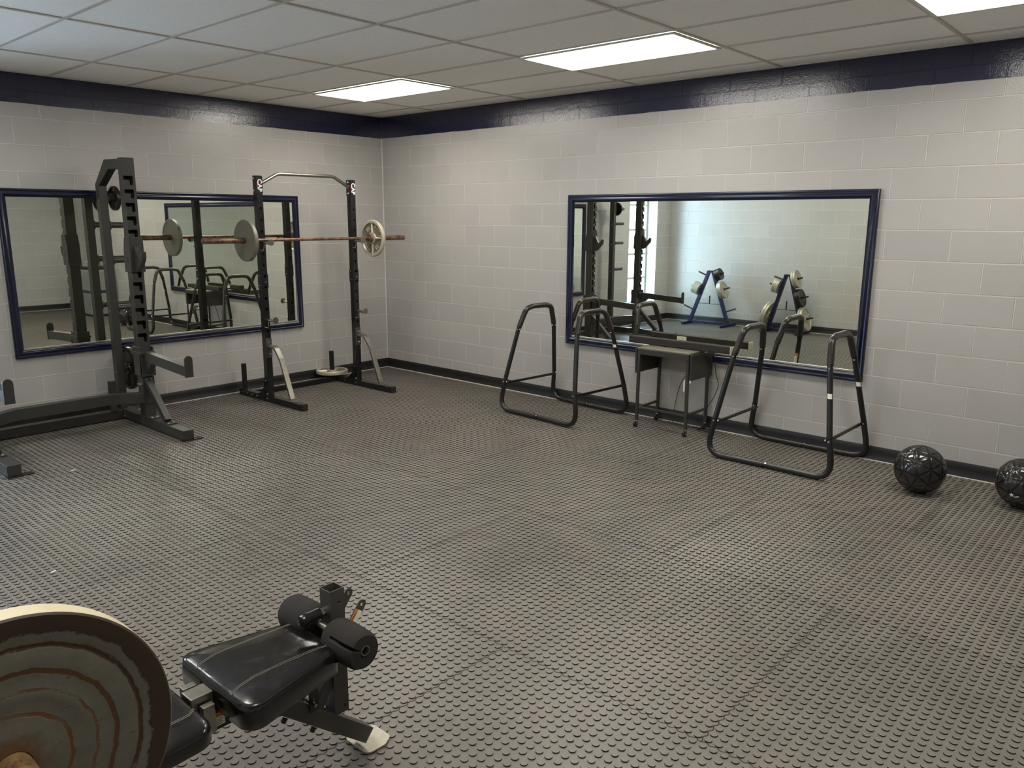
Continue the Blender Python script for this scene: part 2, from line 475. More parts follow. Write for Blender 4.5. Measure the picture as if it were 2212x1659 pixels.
# right wall: plane x=0, distance s=-y from the corner
uvR = lambda y, z: (-y-SR-HB, z)
uvL = lambda x, z: (-x-SL-HB, z)
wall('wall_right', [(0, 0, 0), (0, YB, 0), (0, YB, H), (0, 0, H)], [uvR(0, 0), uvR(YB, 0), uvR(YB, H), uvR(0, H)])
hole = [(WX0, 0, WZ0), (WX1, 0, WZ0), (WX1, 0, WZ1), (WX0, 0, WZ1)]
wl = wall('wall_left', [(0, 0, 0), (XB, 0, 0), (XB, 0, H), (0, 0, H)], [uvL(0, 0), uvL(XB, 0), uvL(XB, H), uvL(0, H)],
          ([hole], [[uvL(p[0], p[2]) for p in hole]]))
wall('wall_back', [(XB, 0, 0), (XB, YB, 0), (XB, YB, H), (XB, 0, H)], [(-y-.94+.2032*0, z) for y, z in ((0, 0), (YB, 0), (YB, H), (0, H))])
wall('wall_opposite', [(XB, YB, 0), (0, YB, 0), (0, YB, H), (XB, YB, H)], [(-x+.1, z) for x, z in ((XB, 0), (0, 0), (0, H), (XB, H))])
# window reveal, frame, panes
rv = MB(); D = .22
for a, b in ((0, 1), (1, 2), (2, 3), (3, 0)):
    p, q = hole[a], hole[b]
    rv.add([p, q, (q[0], D, q[2]), (p[0], D, p[2])], [(0, 1, 2, 3)])
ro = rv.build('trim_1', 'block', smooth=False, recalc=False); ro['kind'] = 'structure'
uvl = ro.data.uv_layers.new(name='UVMap')
for p in ro.data.polygons:
    for li in p.loop_indices:
        co = ro.data.vertices[ro.data.loops[li].vertex_index].co; uvl.data[li].uv = (co.x+co.y, min(co.z, 2.5))
win = thing('window_1', 'tall white-framed window in the left wall, bright with daylight', 'window', ((WX0+WX1)/2, .2, WZ0)); win['kind'] = 'structure'
def wb(x0, x1, z0, z1, y0=.185, y1=.225):
    return (x0-(WX0+WX1)/2, x1-(WX0+WX1)/2, y0-.2, y1-.2, z0-WZ0, z1-WZ0)
mb = MB()
mb.box(*wb(WX0, WX0+.04, WZ0, WZ1)); mb.box(*wb(WX1-.04, WX1, WZ0, WZ1))
mb.box(*wb(WX0+.04, WX1-.04, WZ0, WZ0+.045)); mb.box(*wb(WX0+.04, WX1-.04, WZ1-.04, WZ1))
mb.build('window_frame', 'window_paint', win, .003)
mb = MB()
for z in (.73, 1.125, 1.52, 1.92, 2.3): mb.box(*wb(WX0+.04, WX1-.04, z-.018, z+.018, .190, .222))
mb.build('muntin_bars', 'window_paint', win)
MB().box(*wb(WX0+.04, WX1-.04, WZ0+.045, WZ1-.04, .203, .206)).build('pane', 'pane', win)

# floor: square studs grid of studded rubber mats with wavy seams
def make_floor():
    P = .0381; R0, R1, hgt = .0134, .0128, .0040
    base = -hgt; vs = []; fs = []
    sg = 10
    x0c = -3.713; y0c = -5.545
    nx0 = math.floor((XB-x0c)/P)+1; nx1 = math.floor((0-x0c)/P)
    ny0 = math.floor((YB-y0c)/P)+1; ny1 = math.floor((0-y0c)/P)
    seamx = [-3.656+1.2192*k for k in range(-3, 4)]
    def seams_y(col):
        b = -4.1925 if col % 2 == 0 else -5.145
        return [b+1.8288*k for k in range(-4, 5)]
    cs = [(math.cos(2*math.pi*k/sg+.2), math.sin(2*math.pi*k/sg+.2)) for k in range(sg)]
    for i in range(nx0, nx1+1):
        x = x0c+i*P
        if not XB+.012 < x < -.012: continue
        col = math.floor((x+3.656)/1.2192)
        onx = min(abs(x-s) for s in seamx) < .012
        sy = seams_y(col)
        for j in range(ny0, ny1+1):
            y = y0c+j*P
            if not YB+.012 < y < -.012: continue
            near = min(abs(y-s) for s in sy)
            o = len(vs)
            top = 0.0
            vs += [(x+R0*c, y+R0*s, base) for c, s in cs]+[(x+R1*c, y+R1*s, top) for c, s in cs]
            fs += [(o+k, o+(k+1) % sg, o+sg+(k+1) % sg, o+sg+k) for k in range(sg)]
            fs.append(tuple(o+sg+k for k in range(sg)))
    # base sheets with seam grooves: strips just under the base
    o = len(vs); vs += [(XB, YB, base), (0, YB, base), (0, 0, base), (XB, 0, base)]; fs.append((o, o+1, o+2, o+3))
    me = bpy.data.meshes.new('floor'); me.from_pydata(vs, [], fs)
    # seam lines: thin dark interlock lines with small waves, slightly proud of the base sheet
    me.materials.append(M['floor'])
    ob = bpy.data.objects.new('floor', me); COL.objects.link(ob); ob['kind'] = 'structure'
    sm = MB()
    def wavy(p, q, amp, wl, w):
        p = Vector(p); q = Vector(q); d = (q-p); L = d.length; d.normalize(); nn = Vector((-d.y, d.x, 0))
        n = int(L/(wl/4)); pr = None
        for k in range(n):
            t = k/n*L; off = amp*(1 if (k//2) % 2 else -1)
            c = p+d*t+nn*off
            if pr is not None:
                dd = (c-pr).normalized(); m = Vector((-dd.y, dd.x, 0))*w/2
                sm.add([pr-m, pr+m, c+m, c-m], [(0, 1, 2, 3)])
            pr = c
    zz = base+.0007
    for s in seamx:
        if XB < s < 0: wavy((s, YB+.02, zz), (s, -.02, zz), .0035, .0381, .0034)
    for col in range(-3, 3):
        a = -3.656+1.2192*col; b = a+1.2192
        for s in seams_y(col):
            if YB < s < 0: wavy((max(a, XB), s, zz), (min(b, 0), s, zz), .0035, .0381, .0042)
    so = sm.build('floor_seam', 'rubber', ob, smooth=False, recalc=False)
    return ob
make_floor()

# ceiling with T-bar grid
mb = MB(); mb.add([(XB, YB, H), (0, YB, H), (0, 0, H), (XB, 0, H)], [(3, 2, 1, 0)])
ce = mb.build('ceiling', 'ceiling', smooth=False, recalc=False); ce['kind'] = 'structure'
CX0, CY0, TX, TY = .2877, .8706, .6096, 1.2192
mb = MB()
k = 0
while -(CX0+k*TX) > XB:
    x = -(CX0+k*TX); mb.box(x-.012, x+.012, YB, 0, H-.006, H+.002); k += 1
k = 0
while -(CY0+k*TY) > YB:
    y = -(CY0+k*TY); mb.box(XB, 0, y-.012, y+.012, H-.0065, H+.002); k += 1
mb.box(XB, 0, -.02, 0, H-.007, H+.002); mb.box(XB, 0, YB, YB+.02, H-.007, H+.002)
mb.box(-.02, 0, YB+.02, -.02, H-.007, H+.002); mb.box(XB, XB+.02, YB+.02, -.02, H-.007, H+.002)
g = mb.build('trim_2', 'grid', smooth=False); g['kind'] = 'structure'

# baseboards with a pale line of caulk at the floor
def base(name, a, b, nrm):
    a = Vector(a); b = Vector(b); n = Vector(nrm); mb = MB()
    prof = [(0, 0), (.016, 0), (.0155, .006), (.0075, .018), (.0055, .06), (.0045, .098), (.002, .1016), (0, .1016)]
    mb.rings([[p+n*u+Vector((0, 0, v)) for u, v in prof] for p in (a, b)])
    o = mb.build(name, 'baseboard', smooth=True, ang=50); o['kind'] = 'structure'
    MB().rings([[p+n*u+Vector((0, 0, v)) for u, v in ((.004, -.003), (.027, -.003), (.027, .0022), (.016, .005), (.004, .006))] for p in (a, b)]).build('caulk_line', 'caulk', o)
base('baseboard_left', (XB, 0, 0), (0, 0, 0), (0, -1, 0))
base('baseboard_right', (0, 0, 0), (0, YB, 0), (-1, 0, 0))
base('baseboard_back', (XB, 0, 0), (XB, YB, 0), (1, 0, 0))
base('baseboard_opposite', (XB, YB, 0), (0, YB, 0), (0, 1, 0))

M['corner_bead'] = simple('painted corner bead', srgb(205, 202, 196), .3, 0, 60, .06)
M['corner_navy'] = simple('painted navy corner bead', srgb(26, 29, 56), .3, 0, 60, .06)
for nm, za, zb_, mt in (('trim_3', .1016, 2.545, 'corner_bead'), ('trim_4', 2.545, H-.007, 'corner_navy')):
    cbd = MB().rings([[Vector((0, 0, z)), Vector((-.007, 0, z)), Vector((-.0045, -.0045, z)), Vector((0, -.007, z))] for z in (za, zb_)]).build(nm, mt, smooth=False)
    cbd['kind'] = 'structure'

# ------------------------------------------------------------------ ceiling lights
def ceiling_light(label):
    t = thing('ceiling_light', label, 'ceiling light', group='flush panel lights in the ceiling grid')
    a, b = TX/2-.012, TY/2-.012; mb = MB(); w = .022
    mb.box(-a, -a+w, -b, b, -.012, -.001); mb.box(a-w, a, -b, b, -.012, -.001)
    mb.box(-a+w, a-w, -b, -b+w, -.012, -.001); mb.box(-a+w, a-w, b-w, b, -.012, -.001)
    mb.build('frame', 'light_frame', t, .001)
    MB().box(-a+w, a-w, -b+w, b-w, -.007, -.004).build('diffuser', 'diffuser', t)
    return t
cl0 = ceiling_light('flush white panel light nearest the corner of the room')
def lp(ix, iy): return (-(CX0+TX*(ix+.5)), -(CY0+TY*(iy+.5)), H-.006)
cl0.location = lp(1, 0)
for (ix, iy), lab in {(1, 2): 'flush white panel light above the wide mirror of the right wall',
                      (1, 4): 'flush white panel light cut by the top right edge of the photo',
                      (7, 0): 'unseen panel light over the window end of the left wall',
                      (7, 2): 'unseen panel light over the weight trees',
                      (7, 4): 'unseen panel light over the weight bench'}.items():
    c = copy_tree(cl0); c.location = lp(ix, iy); c['label'] = lab

# ------------------------------------------------------------------ wall mirrors
def wall_mirror(label, wall_side, a0, a1, z0, z1):
    """wall_side 'L' lies on y=0 (a = x), 'R' on x=0 (a = y)"""
    t = thing('wall_mirror', label, 'mirror', ((a0+a1)/2, 0, z0) if wall_side == 'L' else (0, (a0+a1)/2, z0))
    cx = (a0+a1)/2
    def P(a, d, z):
        return Vector((a-cx, -d, z-z0)) if wall_side == 'L' else Vector((-d, a-cx, z-z0))
    # moulded frame profile: (inset from outer edge, depth off the wall)
    prof = [(0, 0), (0, .026), (.004, .030), (.012, .030), (.018, .024), (.022, .024), (.034, .034), (.044, .034), (.052, .026), (.058, .018), (.064, .016), (.066, .010), (.066, .004)]
    loopz = []
    for ins, d in prof:
        loopz.append([P(a0+ins, d, z0+ins), P(a1-ins, d, z0+ins), P(a1-ins, d, z1-ins), P(a0+ins, d, z1-ins)])
    mb = MB(); mb.rings(loopz, False)
    mb.build('frame', 'frame_blue', t, ang=50)
    f = .064
    mb = MB(); mb.add([P(a0+f, .012, z0+f), P(a1-f, .012, z0+f), P(a1-f, .012, z1-f), P(a0+f, .012, z1-f)], [(0, 1, 2, 3)])
    mb.build('mirror_glass', 'mirror', t, smooth=False)
    mb = MB(); q = P(a0+.068, .013, z0+.064); r_ = P(a1-.068, .020, z0+.077)
    mb.box(min(q.x, r_.x), max(q.x, r_.x), min(q.y, r_.y), max(q.y, r_.y), q.z, r_.z)
    mb.build('bottom_channel', 'silver_strip', t, .001)
    return t
wall_mirror('long navy-framed mirror on the left wall, behind the two squat racks', 'L', -3.80, -1.125, .573, 1.904)
wall_mirror('long navy-framed mirror on the right wall, above the small table', 'R', -5.292, -2.622, .557, 1.90)

# ------------------------------------------------------------------ iron plates
def iron_plate(name, label, D, th, mat, axis, loc, style='spoke', group=None, cat='weight plate', web=None, ns=3):
    """plate with its hole; axis = normal; the faced side looks along -axis"""
    r = D/2; o = Vector((0, 0, 0)); ax = Vector(axis).normalized(); mb = MB(); h = .026
    e = th/2
    if style == 'flat':
        prof = [(h, -e*.8), (h+.02, -e*.8), (r*.42, -e*.8), (r*.43, -e*.7), (r*.6, -e*.7), (r*.61, -e*.82), (r*.86, -e*.82), (r*.88, -e), (r*.975, -e), (r, -e*.75), (r, e*.75), (r*.975, e), (h, e)]
    else:
        prof = [(h, -e), (r*.30, -e), (r*.33, -e*.3), (r*.80, -e*.25), (r*.85, -e), (r*.975, -e), (r, -e*.75), (r, e*.75), (r*.975, e), (r*.85, e), (r*.80, e*.25), (r*.33, e*.3), (r*.30, e), (h, e)]
    rings = []
    a = ax.cross(Vector((0, 0, 1)))
    if a.length < 1e-3: a = Vector((1, 0, 0))
    a.normalize(); b = ax.cross(a); sg = 56
    for rr, t in prof: rings.append([ax*t+rr*(math.cos(2*math.pi*k/sg)*a+math.sin(2*math.pi*k/sg)*b) for k in range(sg)])
    rings.append(rings[0]); mb.rings(rings, False)
    if web:
        for k in (1, 2, 3, 9, 10, 11): mb.mi[k*sg:(k+1)*sg] = [1]*sg
    ob = mb.build(name, [mat, web] if web else mat, None, ang=28); ob.location = loc
    tag(ob, label, cat, group)
    if style == 'spoke':
        sp = MB()
        for k in range(ns):
            an = 2*math.pi*k/ns+math.pi/2; d = math.cos(an)*a+math.sin(an)*b; q = ax.cross(d)
            for s in (-1, 1):
                v = [d*r*.29-q*.016, d*r*.29+q*.016, d*r*.86+q*.004, d*r*.86-q*.004]
                top = [p+ax*s*e*.96 for p in (d*r*.29, d*r*.84)]
                base_ = [p+ax*s*e*.22 for p in v]
                sp.add(base_+top, [(0, 4, 5, 3), (1, 2, 5, 4), (0, 1, 4), (2, 3, 5)])
        sp.build('rib', mat, ob, ang=10, split=True)
    return ob

def plate_text(ob, D, th, axis, upv, items, mat):
    """raised lettering on the -axis face; items: (text, radius frac, centre angle deg, size)"""
    ax = Vector(axis).normalized(); n = -ax; e1 = Vector(upv).cross(n).normalized(); e2 = Vector(upv)
    for txt, rf, ang, size, spread in items:
        k = len(txt)
        grp = []
        for i, ch in enumerate(txt):
            an = math.radians(ang)-(i-(k-1)/2)*spread
            d = e1*math.cos(an)+e2*math.sin(an); q = e1*math.sin(an)-e2*math.cos(an)
            o = d*(D/2*rf)+n*(th/2*.34)
            grp.append((ch, frame_mat(o, q, d)))
        meshes = []
        for ch, mw in grp:
            if ch == ' ': continue
            t = text_mesh('tmp', ch, size, mat, None, mw, .003, .0006); meshes.append(t)
        mb = MB()
        for t in meshes:
            mb.add([v.co for v in t.data.vertices], [tuple(p.vertices) for p in t.data.polygons]); me = t.data
            bpy.data.objects.remove(t, do_unlink=True); bpy.data.meshes.remove(me)
        mb.build('lettering', mat, ob, smooth=False, recalc=False)

# ------------------------------------------------------------------ large half rack by the left mirror
def bolt(mb, p, d, r=.009, h=.008):
    p = Vector(p); d = Vector(d).normalized(); mb.cyl(p, p+d*h, r, 8, r*.82)
def rack_a():
    cx = -3.67; t = thing('squat_rack', 'large charcoal half rack with keyhole-slotted uprights in front of the left mirror', 'squat rack', (cx, -.75, 0))
    O = Vector((cx, -.75, 0))
    def B(mb, name, mat='rack_paint', bev=.003, par=None, **kw):
        mb.v = [tuple(Vector(v)-O) for v in mb.v]
        return mb.build(name, mat, par or t, bev, **kw)
    for side in (1, -1):
        fx = -3.0725 if side == 1 else -4.265; hw = .0425; th = .004
        y0, y1 = -.705, -.61       # front face, rear face
        slots = [2.0-.102*k for k in range(13)]
        zb, zt = .085, 2.132
        # slotted front plate; slots open to the -x edge and run on round the corner
        L = [(-hw, zb)]
        right = [(hw, zb), (hw, zt), (-hw, zt)]
        out = [(hw, zb), (hw, zt), (-hw, zt)]
        for z in slots:
            a = -hw; b = a+.038; c = a+.066
            out += [(a, z), (c-.006, z), (c, z-.006), (c, z-.056)]
            out += [((b+c)/2+(c-b)/2*math.cos(q), z-.056+(c-b)/2*math.sin(q)) for q in [-.6, -1.1, -1.57, -2.0, -2.5]]
            out += [(b, z-.056), (b, z-.036), (b-.006, z-.030), (a, z-.030)]
        out += [(-hw, zb)]
        mb = MB(); mb.plate([out], th, (fx, y0+th/2, 0), (1, 0, 0), (0, 0, 1))
        sl = [(y0+th, zb), (y1, zb), (y1, zt), (y0+th, zt)]
        for z in slots: sl += [(y0+th, z), (y0+.020, z), (y0+.020, z-.030), (y0+th, z-.030)]
        mb.plate([sl[::1]], th, (fx-hw+th/2, 0, 0), (0, 1, 0), (0, 0, 1))
        mb.box(fx+hw-th, fx+hw, y0+th, y1, zb, zt); mb.box(fx-hw+th, fx+hw-th, y1-th, y1, zb, zt); mb.box(fx-hw, fx+hw, y0, y1, zt, zt+.004)
        B(mb, 'front_upright', bev=0)
        # inner darkness liner is not needed: the tube is hollow
        rx = fx-.010; ry = -.175
        mb = MB(); mb.box(rx-.031, rx+.031, ry-.036, ry+.036, .085, 1.94)
        pl = [(-.61, 2.13), (-.355, 2.135), (ry+.036, 1.95), (ry+.036, 1.935), (ry-.036, 1.935), (-.42, 2.058), (-.61, 2.056)]
        mb.plate([[(p[0], p[1]) for p in pl]], .062, (rx, 0, 0), (0, 1, 0), (0, 0, 1))
        B(mb, 'rear_upright')
        mb = MB().box(fx-hw, fx+hw, -1.335, -.14, .010, .085)
        foot = B(mb, 'foot', bev=.004)
        B(MB().box(fx-hw-.004, fx+hw+.07, -1.345, -1.285, 0, .008).box(fx-hw, fx+hw, -.20, -.14, 0, .010), 'foot_pad', 'rubber', 0, split=True)
        mb = MB().bar((fx, -.735, .345), (fx, -1.0, .098), .055, .05, (1, 0, 0)); mb.box(fx-.04, fx+.04, -1.075, -.965, .085, .095)
        mb.plate([[(-.705, .40), (-.705, .33), (-.76, .33), (-.76, .36)]], .055, (fx, 0, 0), (0, 1, 0), (0, 0, 1))
        B(mb, 'diagonal_brace')
        mb = MB().box(fx-hw-.006, fx+hw+.006, -.80, -.58, .085, .093); mb.box(fx-hw-.005, fx+hw+.005, -.713, -.705, .2, .42)
        B(mb, 'base_bracket', bev=.001)
        mb = MB()
        for bx in (-.02, .02):
            bolt(mb, (fx+bx, -1.055, .095), (0, 0, 1)); bolt(mb, (fx+bx, -.77, .093), (0, 0, 1)); bolt(mb, (fx+bx, -.713, .40), (0, -1, 0), .006)
        sx = -side
        for z in (.13, .10): bolt(mb, (fx+sx*hw, -.68, z+.11), (sx, 0, 0)); 
        for dy in (0, .03): bolt(mb, (fx+sx*hw, -.62-dy, .355), (sx, 0, 0))
        for z in (.03, .062): bolt(mb, (fx+sx*(hw+.0), -.28, z), (sx, 0, 0))
        B(mb, 'bolt', 'steel', 0, split=True)
        mb = MB()
        for z in (1.84, 1.622, 1.335, .94, .415): bolt(mb, (rx-(1 if side == 1 else -1)*.031, ry-.01, z-.02), (-1 if side == 1 else 1, 0, 0), .008, .006)
        B(mb, 'bolt', 'nickel', 0, split=True)
        # adjustable hook on the upright
        z0, z1 = 1.262, 1.50
        _ol = [(-.597, z0), (-.60, 1.44), (-.625, z1+.035), (-.713, z1+.035), (-.716, z1-.02), (-.735, z1-.03), (-.745, 1.44), (-.775, 1.385), (-.785, 1.375), (-.797, 1.388), (-.812, 1.415), (-.822, 1.422), (-.832, 1.412), (-.828, 1.36), (-.79, 1.30), (-.745, z0+.008), (-.70, z0)]
        hook = MB(); sd = [(-.597, z0), (-.60, 1.44), (-.625, z1+.035), (-.713, z1+.035), (-.716, z1-.02), (-.716, z0)]
        hook.plate([sd], .008, (fx-hw-.008, 0, 0), (0, 1, 0), (0, 0, 1))
        hook.plate([sd], .008, (fx+hw+.008, 0, 0), (0, 1, 0), (0, 0, 1))
        hook.box(fx-hw-.004, fx+hw+.004, -.716, -.708, z0, z1+.035); hook.box(fx-hw-.004, fx+hw+.004, -.605, -.597, z0, 1.44)
        yy = [(-.714, 1.47), (-.732, 1.462), (-.776, 1.382), (-.786, 1.375), (-.798, 1.382), (-.832, 1.424), (-.842, 1.427), (-.853, 1.418), (-.851, 1.378), (-.842, 1.358), (-.752, z0+.008), (-.714, z0+.004)]
        hook.plate([yy], .034, (fx-.006, 0, 0), (0, 1, 0), (0, 0, 1))
        hk = B(hook, 'bar_hook', bev=.002)
        B(MB().plate([[(-.663+.010*math.cos(q), 1.355+.021*math.sin(q)) for q in [2*math.pi*i/14 for i in range(14)]]], .0012, (fx-hw-.0125, 0, 0), (0, 1, 0), (0, 0, 1)), 'slot_mark', 'rubber', 0, hk)
        # safety arm
        mb = MB().box(fx-hw-.012, fx-hw-.003, -.73, -.585, .43, .665); mb.box(fx+hw+.003, fx+hw+.012, -.73, -.585, .43, .665)
        mb.box(fx-hw-.012, fx+hw+.012, -.738, -.709, .43, .63); mb.box(fx-hw-.012, fx+hw+.012, -.60, -.588, .43, .665)
        mb.box(fx-hw-.018, fx+hw+.018, -.745, -.58, .605, .625)
        mb.plate([[(-.73, .44), (-.735, .60), (-.86, .575), (-.84, .54)]], .05, (fx, 0, 0), (0, 1, 0), (0, 0, 1))
        arm = B(mb, 'arm_sleeve', bev=.002)
        B(MB().bar((fx, -.735, .592), (fx, -1.415, .557), .056, .078), 'safety_arm')
        tabp = [(-.031, .5), (.031, .5), (.031, .632)]+[(.031*math.cos(q), .632+.031*math.sin(q)) for q in [math.pi*i/8 for i in range(1, 8)]]+[(-.031, .632)]
        B(MB().plate([tabp], .012, (fx, -1.422, .012), (1, 0, 0), (0, 0, 1)), 'arm_stop', bev=.001)
        # storage pegs on the outer side
        ox = 1 if side == 1 else -1
        for z in (1.84, 1.622, 1.335, .94, .415):
            B(MB().cyl((rx+ox*.03, ry, z), (rx+ox*.27, ry, z), .024, 18).cyl((rx+ox*.031, ry, z), (rx+ox*.04, ry, z), .042, 18), 'storage_peg', 'rack_paint', 0)
    a, b = -3.115, -4.222
    mb = MB()
    pts = [(a, -.665), (a-.215, -.545), (b+.215, -.545), (b, -.665)]
    rings = []
    for i, (x, y) in enumerate(pts):
        rings.append([Vector((x, y-.038, .205)), Vector((x, y+.038, .205)), Vector((x, y+.038, .29)), Vector((x, y-.038, .29))])
    mb.rings(rings); B(mb, 'front_crossmember')
    B(MB().box(b, a, -.265, -.19, .004, .080), 'rear_crossmember', bev=.004)
    B(MB().cyl((-3.185, -.25, .08), (-3.185, -.25, .335), .030, 22), 'bar_holder', 'rack_paint', .001)
    B(MB().cyl((-4.155, -.25, .08), (-4.155, -.25, .335), .030, 22), 'bar_holder', 'rack_paint', .001)
    return t
rack_a()
iron_plate('weight_plate', 'small black plate hanging high on the large half rack', .20, .028, 'plate_dark', (-1, 0, 0), (-2.985, -.175, 1.84))
iron_plate('weight_plate', 'small black plate on the window-side post of the half rack, seen in the right mirror', .20, .028, 'plate_dark', (1, 0, 0), (-4.36, -.175, 1.84))
for i, (dx, lab) in enumerate(((-3.0, 'black iron plate low on the large half rack, against its post'), (-2.955, 'black iron plate low on the large half rack, outermost of the pair'))):
    iron_plate('weight_plate', lab, .37-.03*i, .036, 'plate_dark', (-1, 0, 0), (dx, -.175, .415), group='black plates low on the half rack')

# ------------------------------------------------------------------ black rack in the corner
def rack_b():
    t = thing('squat_rack', 'black squat rack with chrome curved braces and pull-up bar near the corner', 'squat rack', (-1.4, -.59, 0)); O = Vector((-1.4, -.59, 0))
    def B(mb, name, mat='black_gloss', bev=.002, par=None, **kw):
        mb.v = [tuple(Vector(v)-O) for v in mb.v]
        return mb.build(name, mat, par or t, bev, **kw)
    yf, yb = -.62, -.562; hw = .029; th = .003
    for fx in (-1.910, -.889):
        z0, z1 = .055, 2.05
        hs = [1.77, 1.669, 1.568, 1.367, 1.267, 1.167, 1.067, .967, .867, .667]
        hs_all = [1.77-.1003*k for k in range(13)]
        outl = [(-hw, z0), (hw, z0), (hw, z1), (-hw, z1)]
        loops = [outl]+[circle(.002, z, .0125, 12, True) for z in hs_all]
        mb = MB(); mb.plate(loops, th, (fx, yf+th/2, 0)); mb.plate(loops, th, (fx, yb-th/2, 0))
        mb.box(fx-hw, fx-hw+th, yf+th, yb-th, z0, z1); mb.box(fx+hw-th, fx+hw, yf+th, yb-th, z0, z1); mb.box(fx-hw, fx+hw, yf, yb, z1, z1+.004)
        B(mb, 'upright', bev=0)
        # telescoping sleeve where the two tube halves meet
        mb = MB(); e = .004
        mb.box(fx-hw-e, fx-hw, yf-e, yb+e, 1.062, 1.186); mb.box(fx+hw, fx+hw+e, yf-e, yb+e, 1.062, 1.186); mb.box(fx-hw, fx+hw, yb, yb+e, 1.062, 1.186)
        mb.plate([[(-hw, 1.062), (hw, 1.062), (hw, 1.186), (-hw, 1.186)], circle(.002, 1.168, .0125, 12, True), circle(.002, 1.0677, .0125, 12, True)], e, (fx, yf-e/2, 0))
        B(mb, 'sleeve', bev=0)
        mb = MB()
        for z in (1.17, 1.085): bolt(mb, (fx-hw-e, -.59, z), (-1, 0, 0), .007)
        bolt(mb, (fx+.004, yf-e, 1.115), (0, -1, 0), .008)
        for z in (2.03, 1.925): bolt(mb, (fx-hw, -.59, z), (-1, 0, 0), .010, .01)
        for z in (2.03, 1.925): bolt(mb, (fx+hw, -.59, z), (1, 0, 0), .008, .008)
        for z in (.56, .455): bolt(mb, (fx+.004, yf-.008, z), (0, -1, 0), .012, .007)
        for y in (-.60, -.42, -.34, -.25): bolt(mb, (fx-hw-.003, y, .032), (-1, 0, 0), .008)
        bolt(mb, (fx-hw-.003, -.59, .2), (-1, 0, 0), .008); bolt(mb, (fx-hw-.003, -.605, .075), (-1, 0, 0), .008)
        bolt(mb, (fx, -1.03, .062), (0, 0, 1), .008)
        B(mb, 'bolt', 'steel', 0, split=True)
        B(MB().box(fx-hw, fx+hw, -1.16, -.09, .004, .055), 'foot', bev=.003)
        B(MB().box(fx-hw+.002, fx+hw-.002, -1.167, -1.12, 0, .059).box(fx-hw+.002, fx+hw-.002, -.13, -.083, 0, .059), 'foot_cap', 'rubber', .003, split=True)
        gus = [(-.56, .03), (-.56, .20)]+[(-.56+.16*(1-math.cos(q)), .2-.145*math.sin(q)) for q in [i*math.pi/16 for i in range(1, 9)]]+[(-.24, .055), (-.24, .03)]
        B(MB().plate([gus], .004, (fx-hw-.002, 0, 0), (0, 1, 0), (0, 0, 1)).plate([gus], .004, (fx+hw+.002, 0, 0), (0, 1, 0), (0, 0, 1)), 'gusset_plate', bev=0, split=True)
        # chrome brace bending down to the foot
        path = [(fx, -.628, .530), (fx, -.735, .530), (fx, -.825, .42), (fx, -.965, .075)]
        pts = fil(path, [0, .09, .13, 0], 8)
        rings = []
        for i, p in enumerate(pts):
            d = (pts[min(i+1, len(pts)-1)]-pts[max(i-1, 0)]).normalized(); n = Vector((1, 0, 0)); m = d.cross(n)
            w, h = .024, .012
            rings.append([p-n*w-m*h, p+n*w-m*h, p+n*w+m*h, p-n*w+m*h])
        mb = MB().rings(rings); mb.box(fx-.026, fx+.026, -1.01, -.945, .055, .060)
        B(mb, 'curved_brace', 'nickel', .003, ang=25)
        B(MB().box(fx-.03, fx+.03, yf-.008, yf, .42, .60), 'brace_bracket', 'dark_paint', .002)
        # bar catches: a peg with a round end disc, held by a wire clip
        for z in (1.466, .768):
            mb = MB().cyl((fx+.004, yf, z), (fx+.004, yf-.13, z), .0125, 14)
            c = B(mb, 'bar_catch', 'nickel', 0)
            B(MB().cyl((fx+.004, yf-.130, z+.008), (fx+.004, yf-.136, z+.008), .030, 24), 'end_disc', 'nickel', .001, c)
            B(MB().tube([(fx+.004, yf-.02, z), (fx, yf-.022, z-.03), (fx-.010, yf-.024, z-.065), (fx-.028, yf-.026, z-.066), (fx-.034, yf-.01, z-.058)], .0025, 6, .012), 'wire_clip', 'chrome', 0, c)
        # sticker near the top of each post
        st = B(MB().box(fx-hw+.004, fx+hw-.003, yf-.0012, yf, 1.905, 2.036), 'sticker', 'black_satin', 0)
        y_ = yf-.0014
        text_mesh('lettering', 'CAP', .058, 'white_paint', st, Matrix.Translation(-O) @ frame_mat((fx+.003, y_, 1.970), (0, 0, -1), (1, 0, 0)), .0006, .0012)
        B(MB().box(fx-hw+.006, fx-hw+.012, yf-.0018, yf-.0012, 1.94, 2.00), 'red_stripe', 'red_ink', 0, st)
        # storage post for plates at the rear
        B(MB().cyl((fx, -.15, .055), (fx, -.15, .305), .0245, 20), 'storage_post', 'black_satin', .001)
    B(MB().box(-1.881, -.918, -.27, -.22, .004, .050), 'rear_crossmember', bev=.002)
    B(MB().tube([(-1.881, -.59, 1.985), (-1.70, -.59, 2.078), (-1.09, -.59, 2.078), (-.918, -.59, 1.985)], .0155, 16, [0, .12, .12, 0]), 'pull_up_bar', 'nickel', 0)
    B(MB().box(-1.885, -1.876, -.62, -.56, 1.90, 2.05).box(-.923, -.914, -.62, -.56, 1.90, 2.05), 'bar_bracket', bev=.001, split=True)
    return t
rack_b()

